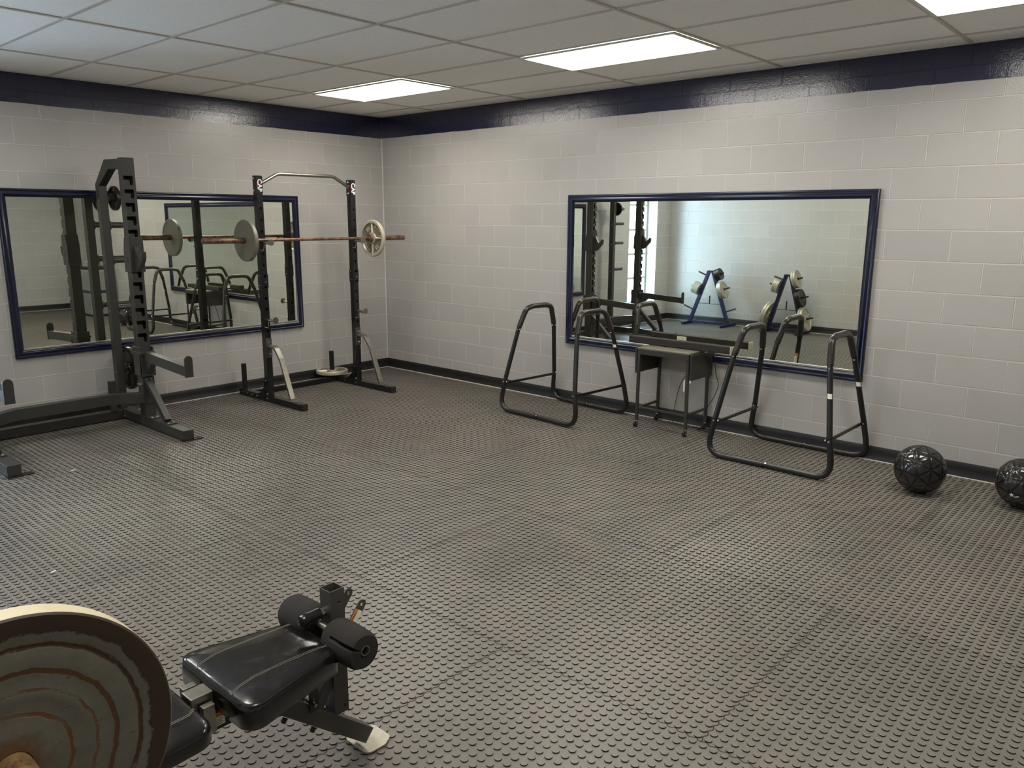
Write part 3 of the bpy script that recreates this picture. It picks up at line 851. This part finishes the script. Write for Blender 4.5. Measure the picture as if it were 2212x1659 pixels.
def barbell(name, label, c, axis, matbar, matsl):
    """olympic bar centred on c along axis"""
    t = thing(name, label, 'barbell', c); ax = Vector(axis)
    MB().cyl(ax*-.66, ax*.66, .0145, 20).build('shaft', matbar, t)
    for s in (-1, 1):
        MB().lathe([(.0147, s*.645), (.037, s*.648), (.038, s*.672), (.033, s*.676), (.025, s*.680), (.025, s*1.095), (.023, s*1.10), (.010, s*1.10), (.009, s*1.097)], (0, 0, 0), axis, 28).build('sleeve', matsl, t)
    return t
barbell('barbell', 'copper-brown rusted barbell resting on the black rack by the corner', (-1.42, -.70, 1.4935), (1, 0, 0), 'bar_rust', 'bar_rust')
p35 = iron_plate('weight_plate', 'flat grey iron plate on the left end of the racked barbell', .362, .036, 'plate_grey', (1, 0, 0), (-2.118, -.70, 1.492), 'flat', 'plates on the racked barbell')
p35b = iron_plate('weight_plate', 'cream ribbed plate numbered 35 on the right end of the racked barbell', .362, .036, 'plate_cream', (1, 0, 0), (-.722, -.70, 1.492), 'spoke', 'plates on the racked barbell', web='plate_web', ns=4)
plate_text(p35b, .362, .036, (1, 0, 0), (0, 0, 1), [('35', .60, 128, .055, .30), ('35', .60, -52, .055, .30), ('OLYMPIC', .70, 40, .028, .17), ('BARBELL', .70, 215, .028, .17)], 'plate_cream')
iron_plate('weight_plate', 'pale spoked plate lying flat around the rear storage post of the black rack', .33, .036, 'plate_cream', (0, 0, -1), (-.889, -.15, .085), web='plate_web')

# ------------------------------------------------------------------ dip bar stands
def dip_stand(label, loc, rz, labels_extra):
    t = thing('dip_bar_stand', label, 'dip bars', loc, rz, 'black steel dip bar stands')
    HX = .335; HY = .455; R = .0195
    ends = {}
    for s in (1, -1):           # +y end, -y end; the arch leans inwards
        def leg(q, z): return s*(HY-.155*z)
        topz = .932
        def pt(x, z): return Vector((x, leg(0, z), z))
        # foam-covered grip: outer bend from leg to leg
        grip = [pt(-.222, .76), pt(-.160, .915), pt(-.085, topz), pt(.085, topz), pt(.160, .915), pt(.222, .76)]
        MB().tube(fil(grip, [0, .10, .07, .07, .10, 0]), .0235, 18).build('grip', 'grip_foam', t)
        for qx in (-1, 1):
            # upper leg tube
            MB().tube([pt(qx*.222, .775), pt(qx*.322, .285)], R, 16).build('leg', 'black_satin', t)
            c = MB().tube([pt(qx*.222, .760), pt(qx*.2245, .748)], .0215, 16); c.build('collar', 'black_gloss', t)
            mb = MB()
            p = pt(qx*.227, .735); bolt(mb, p+Vector((0, -s*R, 0)), (0, -s, 0), .008, .005); bolt(mb, p+Vector((-R, 0, 0)), (-1, 0, 0), .008, .005)
            p = pt(qx*.324, .27); bolt(mb, p+Vector((0, -s*(R+.006), 0)), (0, -s, 0), .009, .006); bolt(mb, p+Vector((-R, 0, 0)), (-1, 0, 0), .008, .005)
            mb.build('bolt', 'steel', t, split=True)
        a = pt(-.322, .262)+Vector((0, -s*(R+.004), 0)); b = pt(.322, .262)+Vector((0, -s*(R+.004), 0))
        MB().bar(a, b, .012, .022).build('cross_strap', 'black_satin', t, .002)
    for qx in (-1, 1):
        for s in (1, -1):
            y1 = s*(HY-.155*.285)
            path = [Vector((qx*.322, y1, .285)), Vector((qx*.348, s*HY, .021)), Vector((qx*HX, .02*s, .021))]
            MB().tube(fil(path, [0, .13, 0], 10), R+.0012, 16).build('base_tube', 'black_satin', t)
        MB().tube([(qx*HX, -.03, .021), (qx*HX, .03, .021)], R-.001, 16).build('joint', 'black_gloss', t)
        mb = MB(); bolt(mb, (qx*HX-.012, .0, .021+.014), (-.6, 0, .8), .007, .005); mb.build('bolt', 'steel', t, split=True)
    for (qx, s, z, w, kind) in labels_extra:
        pc = Vector((qx*(.222+.1*(.775-z)/.49), s*(HY-.155*z), z))
        def patch(name, zc, hh, mat, par, rad):
            rows = []
            dirz = Vector((-qx*.204, -s*.155, 1)).normalized()
            for zz in (-hh/2, hh/2):
                c = pc+dirz*(zc+zz); a0 = math.atan2(-.3, -1.0) if kind == 1 else 0.15
                rows.append([c+rad*Vector((math.cos(a0+k*.2), math.sin(a0+k*.2), 0)) for k in range(-4, 5)])
            m_ = MB(); m_.add(rows[0]+rows[1], [(i, i+1, i+10, i+9) for i in range(8)])
            return m_.build(name, mat, par)
        st = patch('sticker', 0, w, 'white_label', t, R+.0012)
        if kind == 2: patch('orange_band', w/2+.012, .024, 'orange_label', st, R+.0014)
    return t
dip_stand('black dip bar stand left of the small table, nearer the room corner', (-.405, -2.905, 0), math.radians(-4.0), [(1, -1, .62, .025, 1)])
dip_stand('black dip bar stand right of the small table, beside the black ball', (-.375, -4.930, 0), math.radians(-.5), [(-1, -1, .56, .034, 1), (1, -1, .56, .032, 1), (-1, 1, .545, .085, 2)])

# ------------------------------------------------------------------ small typewriter table
def small_table():
    x0, x1, y0, y1 = -.372, -.022, -4.105, -3.632; O = Vector(((x0+x1)/2, (y0+y1)/2, 0))
    t = thing('rolling_table', 'small grey metal typing table on casters against the right wall', 'table', O)
    def B(mb, name, mat='table_paint', bev=.002, par=None, **kw):
        mb.v = [tuple(Vector(v)-O) for v in mb.v]; return mb.build(name, mat, par or t, bev, **kw)
    B(MB().box(x0, x1, y0, y1, .655, .668), 'table_top', 'table_top', .003)
    B(MB().box(x0, x0+.012, y0+.004, y1-.004, .612, .655).box(x1-.012, x1, y0+.004, y1-.004, .612, .655), 'apron', split=True)
    for nm, ya in (('left', y1+.006), ('right', y0-.024)):
        lf = [(x0+.002, .655), (x0+.010, .452), (x1-.004, .452), (x1-.002, .655)]
        B(MB().plate([lf[::-1]], .018, (0, ya+.009, 0), (1, 0, 0), (0, 0, 1)), 'drop_leaf', 'table_paint', .003)
    for lx in (x0+.012, x1-.012):
        for ly, sy in ((y0+.014, -1), (y1-.014, 1)):
            B(MB().bar((lx, ly, .655), (lx, ly+sy*.006, .055), .024, .020, (1, 0, 0)), 'leg')
            ca = B(MB().box(lx-.010, lx+.010, ly+sy*.006-.010, ly+sy*.006+.010, .040, .056), 'caster', 'steel', .001)
            yy = ly+sy*.006
            B(MB().cyl((lx-.016, yy-.009, .0245), (lx-.016, yy+.009, .0245), .0245, 20), 'wheel', 'rubber', .002, ca)
            B(MB().cyl((lx-.016, yy-.012, .0245), (lx-.016, yy+.012, .0245), .010, 14), 'hub', 'nickel', 0, ca)
    z = .175
    mb = MB().box(x0+.006, x0+.024, y0+.02, y1-.02, z-.018, z); mb.box(x0+.024, x1-.02, y0+.004, y0+.026, z-.018, z); mb.box(x0+.024, x1-.02, y1-.026, y1-.004, z-.018, z)
    B(mb, 'lower_rail', 'table_paint', .002, split=True)
    B(MB().box(x0+.012, x0+.014, y0+.034, y0+.045, .36, .45).box(x0+.003, x0+.005, y0-.022, y0-.012, .435, .455), 'sticker', 'white_label', 0, split=True)
    return t
small_table()
# soundbar lying on the table
SBX = -.172
t = thing('soundbar', 'long black soundbar with pale end caps lying across the small table', 'speaker', (SBX, -3.905, .668))
MB().box(-.036, .036, -.455, .455, .003, .060).build('body', 'speaker_cloth', t, .006)
MB().box(-.037, .037, -.464, -.455, .002, .061).build('end_cap', 'speaker_cap', t, .004)
MB().box(-.037, .037, .455, .464, .002, .061).build('end_cap', 'speaker_cloth', t, .004)
MB().box(.0362, .038, -.10, .02, .018, .045).build('socket_recess', 'rubber', t)
MB().box(.0365, .0375, .10, .19, .012, .050).build('sticker', 'white_label', t)
MB().box(-.03, .03, -.34, -.30, 0, .004).box(-.03, .03, .10, .14, 0, .004).build('rubber_foot', 'rubber', t, split=True)
# cable falling behind the table
def cable(label, pts, r=.0028):
    o = Vector(pts[0]); mb = MB().tube([Vector(p)-o for p in pts], r, 8, .08); ob = mb.build('power_cable', 'rubber'); ob.location = o
    tag(ob, label, 'cable', 'cables behind the small table'); return ob
cable('thin black cable curving down under the table to the floor', [(-.06, -3.98, .60), (-.05, -3.97, .46), (-.045, -3.90, .42), (-.04, -3.85, .33), (-.035, -3.82, .22), (-.035, -3.80, .08), (-.05, -3.79, .012), (-.09, -3.86, .006), (-.10, -3.98, .005), (-.05, -4.08, .005)])
pts = [(-.128, -4.00, .690), (-.10, -4.10, .680), (-.055, -4.15, .69), (-.035, -4.15, .60), (-.035, -4.165, .48), (-.035, -4.20, .38), (-.035, -4.16, .27), (-.035, -4.10, .17), (-.05, -4.06, .09), (-.06, -4.06, .03), (-.08, -4.10, .006)]
for k in range(20):
    a = k*.9; pts.append((-.10+.055*math.cos(a), -4.14+.07*math.sin(a)+.01*math.sin(a*.37), .005+.0018*(k % 6)))
cable('thin black cable hanging right of the small table and coiled on the floor', pts)

# ------------------------------------------------------------------ slam balls
LOGO_N = Vector((-.925, .22, -.30)).normalized()
def slam_ball(label, c, r, rot, logo=False):
    t = thing('slam_ball', label, 'exercise ball', (c[0], c[1], c[2]-r), 0, 'black slam balls by the right wall')
    bm = bmesh.new(); bmesh.ops.create_icosphere(bm, subdivisions=2, radius=1.0)
    R = Matrix.Rotation(rot[0], 3, 'X') @ Matrix.Rotation(rot[1], 3, 'Y') @ Matrix.Rotation(rot[2], 3, 'Z')
    mb = MB(); N = 12
    for f in bm.faces:
        A, B_, C = [R @ v.co for v in f.verts]
        idx = {}; vs = []
        for i in range(N+1):
            for j in range(N+1-i):
                k = N-i-j; b = (i/N, j/N, k/N); m = min(b)
                p = (A*b[0]+B_*b[1]+C*b[2]).normalized()
                g = .0 if m < .01 else 1.0
                rr = r*(.976+.024*g)
                idx[(i, j)] = len(vs); vs.append(p*rr+Vector((0, 0, r)))
        fs = []; fm = []
        for i in range(N):
            for j in range(N-i):
                tri = [(i, j), (i+1, j), (i, j+1)]; q = [tri]
                if i+j < N-1: q.append([(i+1, j), (i+1, j+1), (i, j+1)])
                for tr in q:
                    mn = min(min(a, b_, N-a-b_) for a, b_ in tr)
                    fs.append(tuple(idx[a] for a in tr)); fm.append(1 if mn == 0 else 0)
        for fc, mi in zip(fs, fm): pass
        o = len(mb.v); mb.v += vs; mb.f += [tuple(a+o for a in fc) for fc in fs]; mb.mi += fm
    bm.free()
    ob = mb.build('shell', ['ball_panel', 'ball_groove'], t, ang=60)
    bm = bmesh.new(); bm.from_mesh(ob.data); bmesh.ops.remove_doubles(bm, verts=bm.verts, dist=.0006)
    for f in bm.faces: f.smooth = True
    for e in bm.edges: e.smooth = True
    bm.to_mesh(ob.data); bm.free()
    if logo:
        n = LOGO_N; u = n.cross(Vector((0, 0, 1))).normalized()*-1; v = n.cross(u)*1
        if v.z < 0: v = -v
        cen = Vector((0, 0, r))+n*(r*1.003)
        st = []
        for k in range(10):
            a = math.pi/2+k*math.pi/5+.2; q = .014 if k % 2 == 0 else .006; st.append((q*math.cos(a), q*math.sin(a)))
        MB().plate([st], .002, cen, u, v).build('star_logo', 'white_paint', t)
        cen2 = Vector((0, 0, r))+(n+u*.16+v*-.05).normalized()*(r*1.001)
        MB().bar(cen2-u*.014-v*.004, cen2+u*.014+v*.006, .004, .002, n).build('logo_line', 'white_paint', t)
    return t
slam_ball('glossy black slam ball with triangle pattern, left of the two and whole in view', (-.519, -5.850, .150), .152, (.3, .5, .2))
slam_ball('glossy black slam ball with a small white star, cut by the right edge', (-.399, -6.392, .150), .150, (1.1, .2, .7), True)

# ------------------------------------------------------------------ foreground weight bench
def pad(mb, corners, z0, z1, r, crown=.012, tilt=0.0):
    N = 7
    lay = [(.010, z0), (.0, z0+.008), (.0, z1-.018), (.003, z1-.009), (.010, z1-.003), (.018, z1), (.05, z1+crown*.5), (.09, z1+crown)]
    rings = []
    for ins, z in lay:
        rings.append([Vector((x, y, z)) for x, y in rpoly(corners, r, min(ins, .10), N)])
    mb.rings(rings)
def bench():
    O = Vector((-4.95, -5.20, 0))
    t = thing('weight_bench', 'black padded weight bench with foam leg rollers, in the foreground', 'weight bench', O)
    def B(mb, name, mat='dark_paint', bev=.002, par=None, **kw):
        mb.v = [tuple(Vector(v)-O) for v in mb.v]; return mb.build(name, mat, par or t, bev, **kw)
    yc = -5.205
    sc = [(-4.915, -5.412), (-4.572, -5.332), (-4.572, -5.082), (-4.915, -5.004)]
    mb = MB(); pad(mb, sc, .384, .462, .045, .008); seat = B(mb, 'seat_pad', 'leather', 0, ang=60)
    def zt(x, y):     # height of the pad's top, for the stitching
        d = min(x+4.915, -4.572-x, (y+5.412)-.233*(x+4.915), (-5.004-y)-.227*(x+4.915))
        return .462+.008*min(1, max(0, (d-.018)/.07))
    def stitch(mb, pts):
        mb.tube([Vector((x, y, zt(x, y)+.0004)) for x, y in pts], .0007, 5)
    st = MB()
    for yl in (-5.100, -5.287):
        for off in (0, .006):
            L = []
            for k in range(30):
                u = k/29; x = -4.906+.326*u
                L.append((x, yl-off-.014*math.exp(-u*14)+.004*math.sin(math.pi*u)))
            stitch(st, L)
    B(st, 'stitching', 'stitch', 0, seat)
    sm = MB()
    ring = rpoly(sc, .045, .006, 10); sm.tube([Vector((x, y, .456)) for x, y in ring+ring[:2]], .0024, 6)
    B(sm, 'piping', 'leather', 0, seat)
    bc = [(-5.95, -5.420), (-4.978, -5.372), (-4.978, -5.038), (-5.95, -4.99)]
    mb = MB(); pad(mb, bc, .387, .444, .055, .008); bp = B(mb, 'back_pad', 'leather', 0, ang=60)
    st = MB()
    for off in (0, .006):
        st.tube([Vector((-4.992-.02*k, -5.30-off-.0*k+.03*math.exp(-k), .449+min(.008, .003*k))) for k in range(14)], .0007, 5)
        st.tube([Vector((-4.992-.02*k, -5.11+off-.03*math.exp(-k), .449+min(.008, .003*k))) for k in range(14)], .0007, 5)
    B(st, 'stitching', 'stitch', 0, bp)
    # spine under the pads
    B(MB().box(-5.90, -4.66, yc-.026, yc+.026, .325, .385), 'main_beam', 'black_satin', .003)
    B(MB().box(-4.978, -4.915, yc-.024, yc+.030, .385, .446), 'hinge_block', 'nickel', .003)
    B(MB().box(-4.960, -4.925, yc-.052, yc-.030, .34, .425).box(-4.965, -4.925, yc+.045, yc+.068, .34, .440), 'hinge_plate', 'nickel', .003, split=True)
    stk = B(MB().box(-4.952, -4.890, yc-.0275, yc-.026, .338, .376), 'warning_sticker', 'white_label', 0)
    B(MB().box(-4.952, -4.890, yc-.0280, yc-.0273, .363, .376), 'orange_band', 'orange_label', 0, stk)
    text_mesh('lettering', 'WARNING', .011, 'black_ink', stk, Matrix.Translation(-O) @ frame_mat((-4.921, yc-.0283, .3695), (1, 0, 0), (0, 0, 1)), .0002)
    ln = MB()
    for k in range(4): ln.box(-4.948, -4.896-.004*(k % 2), yc-.0279, yc-.0274, .357-.005*k, .3585-.005*k)
    B(ln, 'small_print', 'black_ink', 0, stk)
    # front leg: sloping beam down to the foot plate
    B(MB().bar((-4.80, yc-.0, .372), (-4.405, yc, .036), .052, .052, (0, 1, 0)).box(-4.82, -4.74, yc-.03, yc+.03, .33, .40), 'front_leg', 'dark_paint', .002)
    fp = rpoly([(-4.445, -.062), (-4.375, -.066), (-4.335, -.045), (-4.335, .045), (-4.375, .066), (-4.445, .062)], .022, 0, 5)
    mbp = MB().plate([[(x, y) for x, y in fp]], .005, (0, yc, .006), (1, 0, 0), (0, 1, 0)); B(mbp, 'foot_plate', 'plate_metal', 0)
    B(MB().box(-4.44, -4.37, yc-.05, yc+.05, 0, .0035), 'foot_pad', 'rubber', 0)
    pm = MB()
    for x, z in ((-4.700, .245), (-4.605, .165)): pm.cyl((x, yc-.012, z), (x-.006, yc-.012, z-.012), .008, 10)
    B(pm, 'bolt', 'black_satin', 0, split=True)
    # seat adjuster plates with holes
    for yy, xx in ((yc-.032, -4.612), (yc+.028, -4.622)):
        L = [[(-.016, .235), (.016, .235), (.016, .398), (-.016, .398)], circle(0, .275, .0065, 10, True), circle(0, .325, .0065, 10, True), circle(0, .36, .0065, 10, True)]
        B(MB().plate(L, .004, (xx, yy, 0), (1, 0, 0), (0, 0, 1)), 'adjuster_plate', 'black_satin', 0)
    B(MB().cyl((-4.617, yc-.05, .262), (-4.617, yc+.05, .262), .006, 10), 'adjuster_pin', 'nickel', 0)
    # leg developer
    px0, px1 = -4.534, -4.482; th = .003
    mb = MB(); z0, z1 = .172, .588
    sidel = [[(px0, z0), (px1, z0), (px1, z1), (px0, z1)], circle(-4.502, .545, .0055, 10, True), circle(-4.497, .195, .0055, 10, True)]
    mb.plate(sidel, th, (0, yc-.0245, 0)); mb.plate(sidel, th, (0, yc+.0245, 0))
    mb.box(px0, px0+th, yc-.023, yc+.023, z0, z1); mb.box(px1-th, px1, yc-.023, yc+.023, z0, z1)
    B(mb, 'lever_post', 'dark_paint', 0)
    B(MB().bar((-4.515, yc, .335), (-4.60, yc, .200), .036, .036, (0, 1, 0)), 'lever_brace', 'dark_paint', .002)
    for yy, dx, dz in ((yc-.034, -.020, -.040), (yc+.028, -.023, -.022)):
        tab = [(-.075, -.075), (-.045, -.10), (.018, -.012)]
        w = .0155
        L = []
        d = Vector((.62, .785)).normalized(); nn = Vector((-d.y, d.x)); tip = Vector((-4.405+dx, .552+dz))
        L = [tip-d*.12-nn*w, tip-nn*w]+[tip+d*w*math.sin(q)-nn*w*math.cos(q) for q in [math.pi*i/8 for i in range(1, 8)]]+[tip+nn*w, tip-d*.13+nn*w]
        e = B(MB().plate([[(p.x, p.y) for p in L], circle(tip.x, tip.y, .0055, 10, True)], .004, (0, yy, 0)), 'cable_bracket', 'dark_paint', 0)
        if yy < yc:
            c = tip-d*.054; w2 = .0140
            def q4(a0, a1): return [(c+d*a0-nn*w2), (c+d*a1-nn*w2), (c+d*a1+nn*w2), (c+d*a0+nn*w2)]
            s1 = B(MB().plate([[(p.x, p.y) for p in q4(-.032, .036)]], .0008, (0, yy-.0026, 0)), 'warning_sticker', 'white_label', 0)
            B(MB().plate([[(p.x, p.y) for p in [(c+d*-.032+nn*.004), (c+d*.036+nn*.004), (c+d*.036+nn*w2), (c+d*-.032+nn*w2)]]], .0008, (0, yy-.0031, 0)), 'orange_band', 'orange_label', 0, s1)
            for k in range(2): pass
            text_mesh('lettering', 'WARNING', .010, 'black_ink', s1, Matrix.Translation(-O) @ frame_mat(((c+nn*.0092).x+d.x*.002, yy-.0036, (c+nn*.0092).y), (d.x, 0, d.y), (nn.x, 0, nn.y)), .0002)
    # roller axle and foam rollers
    ax = -4.535; az = .462
    B(MB().cyl((ax, yc-.174, az), (ax, yc+.174, az), .0128, 18), 'roller_axle', 'nickel', 0)
    for s in (1, -1):
        prof = [(.0135, 0), (.050, .003), (.058, .015), (.060, .05), (.059, .10), (.057, .134), (.050, .147), (.016, .149), (.0135, .140)]
        mb = MB(); n = 96; rings = []
        for r, tt in prof:
            rg = []
            for k in range(n):
                q = 2*math.pi*k/n; rr = r
                # torn slit in the near roller
                if s == -1 and tt > .075 and abs(q-2.62) < .13 and r > .03: rr = r-.036*min(1, (tt-.07)/.05)*(1-abs(q-2.62)/.13)
                rg.append(Vector((ax+rr*math.cos(q), yc+s*(.040+tt), az+rr*math.sin(q)-.006)))
            rings.append(rg)
        mb.rings(rings, False); fr = B(mb, 'foam_roller', 'black_foam', 0, ang=50)
        B(MB().lathe([(.0155, .184), (.0155, .192), (.0125, .192), (.0125, .178)], (ax, yc, az), (0, s, 0), 20, cap=False), 'tube_end', 'nickel', 0, fr)
    # spring pin with black grip
    k0 = Vector((px0, yc, .520))
    kn = B(MB().cyl(k0, k0+Vector((-.022, 0, 0)), .013, 6), 'pin_nut', 'steel', .001)
    mb = MB().lathe([(.010, .018), (.018, .022), (.0195, .030), (.0185, .060), (.0205, .070), (.0205, .082), (.016, .090), (.004, .092)], k0, (-1, 0, 0), 24)
    B(mb, 'pin_knob', 'black_gloss', 0)
    # uprights carrying the barbell behind the head of the bench
    for s in (1, -1):
        yy = yc+s*.52; x = -5.62
        up_ = B(MB().box(x-.028, x+.028, yy-.028, yy+.028, .02, .99), 'rack_upright', 'dark_paint', .003)
        B(MB().plate([[(x+.028, .84), (x+.11, .87), (x+.125, .93), (x+.11, .935), (x+.09, .905), (x+.06, .905), (x+.045, .96), (x+.028, .97)]], .05, (0, yy, 0)), 'rack_hook', 'dark_paint', .002, up_)
        B(MB().box(x-.25, x+.30, yy-.028, yy+.028, .004, .055), 'rear_foot', 'dark_paint', .003)
    B(MB().box(-5.648, -5.592, yc-.492, yc+.492, .30, .355), 'rear_crossmember', 'dark_paint', .003)
    return t
bench()
barbell('barbell', 'brassy barbell racked over the weight bench, its sleeve end at the lower left corner', (-5.545, -5.210, .93), (0, 1, 0), 'bar_rust', 'bar_brass')
def big_plate(label, y, s):
    r = .225; e = .020; ax = Vector((0, s, 0))
    P = [(.026, .0165), (.060, .0168), (.064, .0160), (.095, .0158), (.100, .0166), (.112, .0168), (.116, .0160), (.136, .0160), (.142, .0168), (.172, .0170), (.177, .0160), (.182, .0178), (.197, .0188), (.200, .0195), (.2215, .020), (.225, .017), (.225, -.017), (.2215, -.020), (.026, -.018)]
    mb = MB(); rings = []
    n = 96
    for rr, tt in P: rings.append([Vector((rr*math.cos(2*math.pi*k/n), s*tt, rr*math.sin(2*math.pi*k/n))) for k in range(n)])
    rings.append(rings[0]); mb.rings(rings, False)
    ob = mb.build('weight_plate', 'big_plate', ang=30); ob.location = (-5.545, y, .93)
    return tag(ob, label, 'weight plate', 'large plates on the bench barbell')
big_plate('large grey plate with brown rust rings filling the lower left corner', -5.910, -1)
big_plate('large rust-ringed plate on the far end of the bench barbell, beyond the left edge', -4.508, 1)

# ------------------------------------------------------------------ plate trees seen in the right mirror
def plate_tree(label, x, yc, half):
    t = thing('plate_tree', label, 'weight tree', (x, yc, 0), 0, 'navy weight trees at the back wall')
    for s in (1, -1):
        MB().box(-.24, .24, s*half-.02, s*half+.02, .004, .044).build('foot', 'tree_blue', t, .002)
        MB().bar((0, s*half, .03), (0, s*.035, .87), .05, .05, (1, 0, 0)).build('post', 'tree_blue', t, .002)
        for z, L in (((.23, .20), (.56, .20), (.80, .17)) if half > .3 else (((.205 if s < 0 else .235), .20), (.52 if s < 0 else .68, .20), (.80, .17))):
            yy = s*(half+(.035-half)*(z-.03)/.84)
            sl_ = (half-.035)/.84
            dd = Vector((0, s, sl_)).normalized(); MB().cyl(Vector((0, yy, z)), Vector((0, yy, z))+dd*L, .0125, 12).build('peg', 'black_satin', t)
    MB().box(-.02, .02, -half, half, .02, .055).build('base_tube', 'tree_blue', t, .002)
    MB().box(-.05, .05, -.05, .05, .855, .885).build('top_cap', 'tree_blue', t, .002)
    c = half+(.035-half)*(.35-.03)/.84
    MB().box(-.008, .008, -c, c, .345, .352).cyl((0, 0, .352), (0, 0, .48), .010, 10).build('bar_holder', 'black_satin', t)
    return t
T1, T2, TXX = -.955, -2.24, -5.97
plate_tree('navy weight tree nearer the window, seen in the right mirror', TXX, T1, .345)
plate_tree('navy weight tree farther from the window, heavily loaded, seen in the right mirror', TXX, T2, .275)
def stack(yc, half, s, z, n, D, th, mat, what, group):
    yy = yc+s*(half+(.035-half)*(z-.03)/.84)
    d = Vector((0, s, (half-.035)/.84)).normalized()
    for k in range(n):
        p = Vector((TXX, yy, z))+d*(.034+th*(k+.5)*1.06)
        place = 'against the post' if k == 0 else ('outermost on its peg' if k == n-1 else 'number %s from the post' % ['', 'two', 'three', 'four', 'five'][k])
        iron_plate('weight_plate', what+', '+place, D, th, mat, tuple(-d), p, 'spoke' if D > .3 else 'flat', group)
g1, g2 = 'plates on the weight tree nearer the window', 'plates on the weight tree farther from the window'
stack(T1, .345, 1, .56, 5, .20, .022, 'plate_pale', 'small pale plate on the left side of the nearer tree', g1)
stack(T1, .345, -1, .80, 3, .19, .028, 'plate_dark', 'small dark plate high on the right of the nearer tree', g1)
stack(T1, .345, -1, .56, 2, .28, .034, 'plate_pale', 'pale plate halfway up the right of the nearer tree', g1)
stack(T2, .275, 1, .68, 4, .22, .022, 'plate_pale', 'small pale plate on the left side of the farther tree', g2)
stack(T2, .275, 1, .235, 2, .42, .036, 'plate_pale', 'large plate low on the left of the farther tree', g2)
stack(T2, .275, -1, .80, 2, .27, .032, 'plate_pale', 'pale plate high on the right of the farther tree', g2)
stack(T2, .275, -1, .52, 2, .28, .034, 'plate_dark', 'dark plate halfway up the right of the farther tree', g2)
stack(T2, .275, -1, .205, 2, .36, .036, 'plate_pale', 'large plate low on the right of the farther tree', g2)

# ------------------------------------------------------------------ cabinet seen between the rack posts in the left mirror
t = thing('equipment_cabinet', 'grey cabinet with a navy band, seen between the rack posts in the left mirror', 'cabinet', (-.28, -7.75, 0))
MB().box(-.20, .20, -.52, .42, .02, .80).build('body', 'grey_box', t, .03)
MB().box(-.203, .203, -.523, .423, .40, .45).build('navy_band', 'tree_blue', t, .004)
MB().box(-.18, .18, -.50, .40, .80, .845).build('tray', 'rubber', t, .004)
MB().box(-.16, .16, -.46, .36, 0, .02).build('plinth', 'rubber', t)
for k, lab in enumerate(('rusty plate lying on the cabinet, bottom of the pile', 'rusty plate lying on the cabinet, middle of the pile', 'rusty plate lying on the cabinet, top of the pile')):
    iron_plate('weight_plate', lab, .28, .028, 'plate_pale', (0, 0, -1), (-.28, -7.70+.01*k, .86+.029*k), 'flat', 'plates piled on the cabinet')

# small white scraps lying on the rubber floor
for (x, y, s, lab) in ((-3.95, -1.45, .020, 'tiny white scrap on the floor in front of the large half rack'), (-4.62, -3.06, .016, 'tiny white scrap on the floor left of the seam by the bench')):
    MBs = MB().plate([[(-s, -.004), (s*.6, -.006), (s, .004), (-s*.5, .007)]], .001, (0, 0, .001), (1, .3, 0), (-.3, 1, 0))
    o = MBs.build('paper_scrap', 'scrap'); o.location = (x, y, 0); tag(o, lab, 'litter')
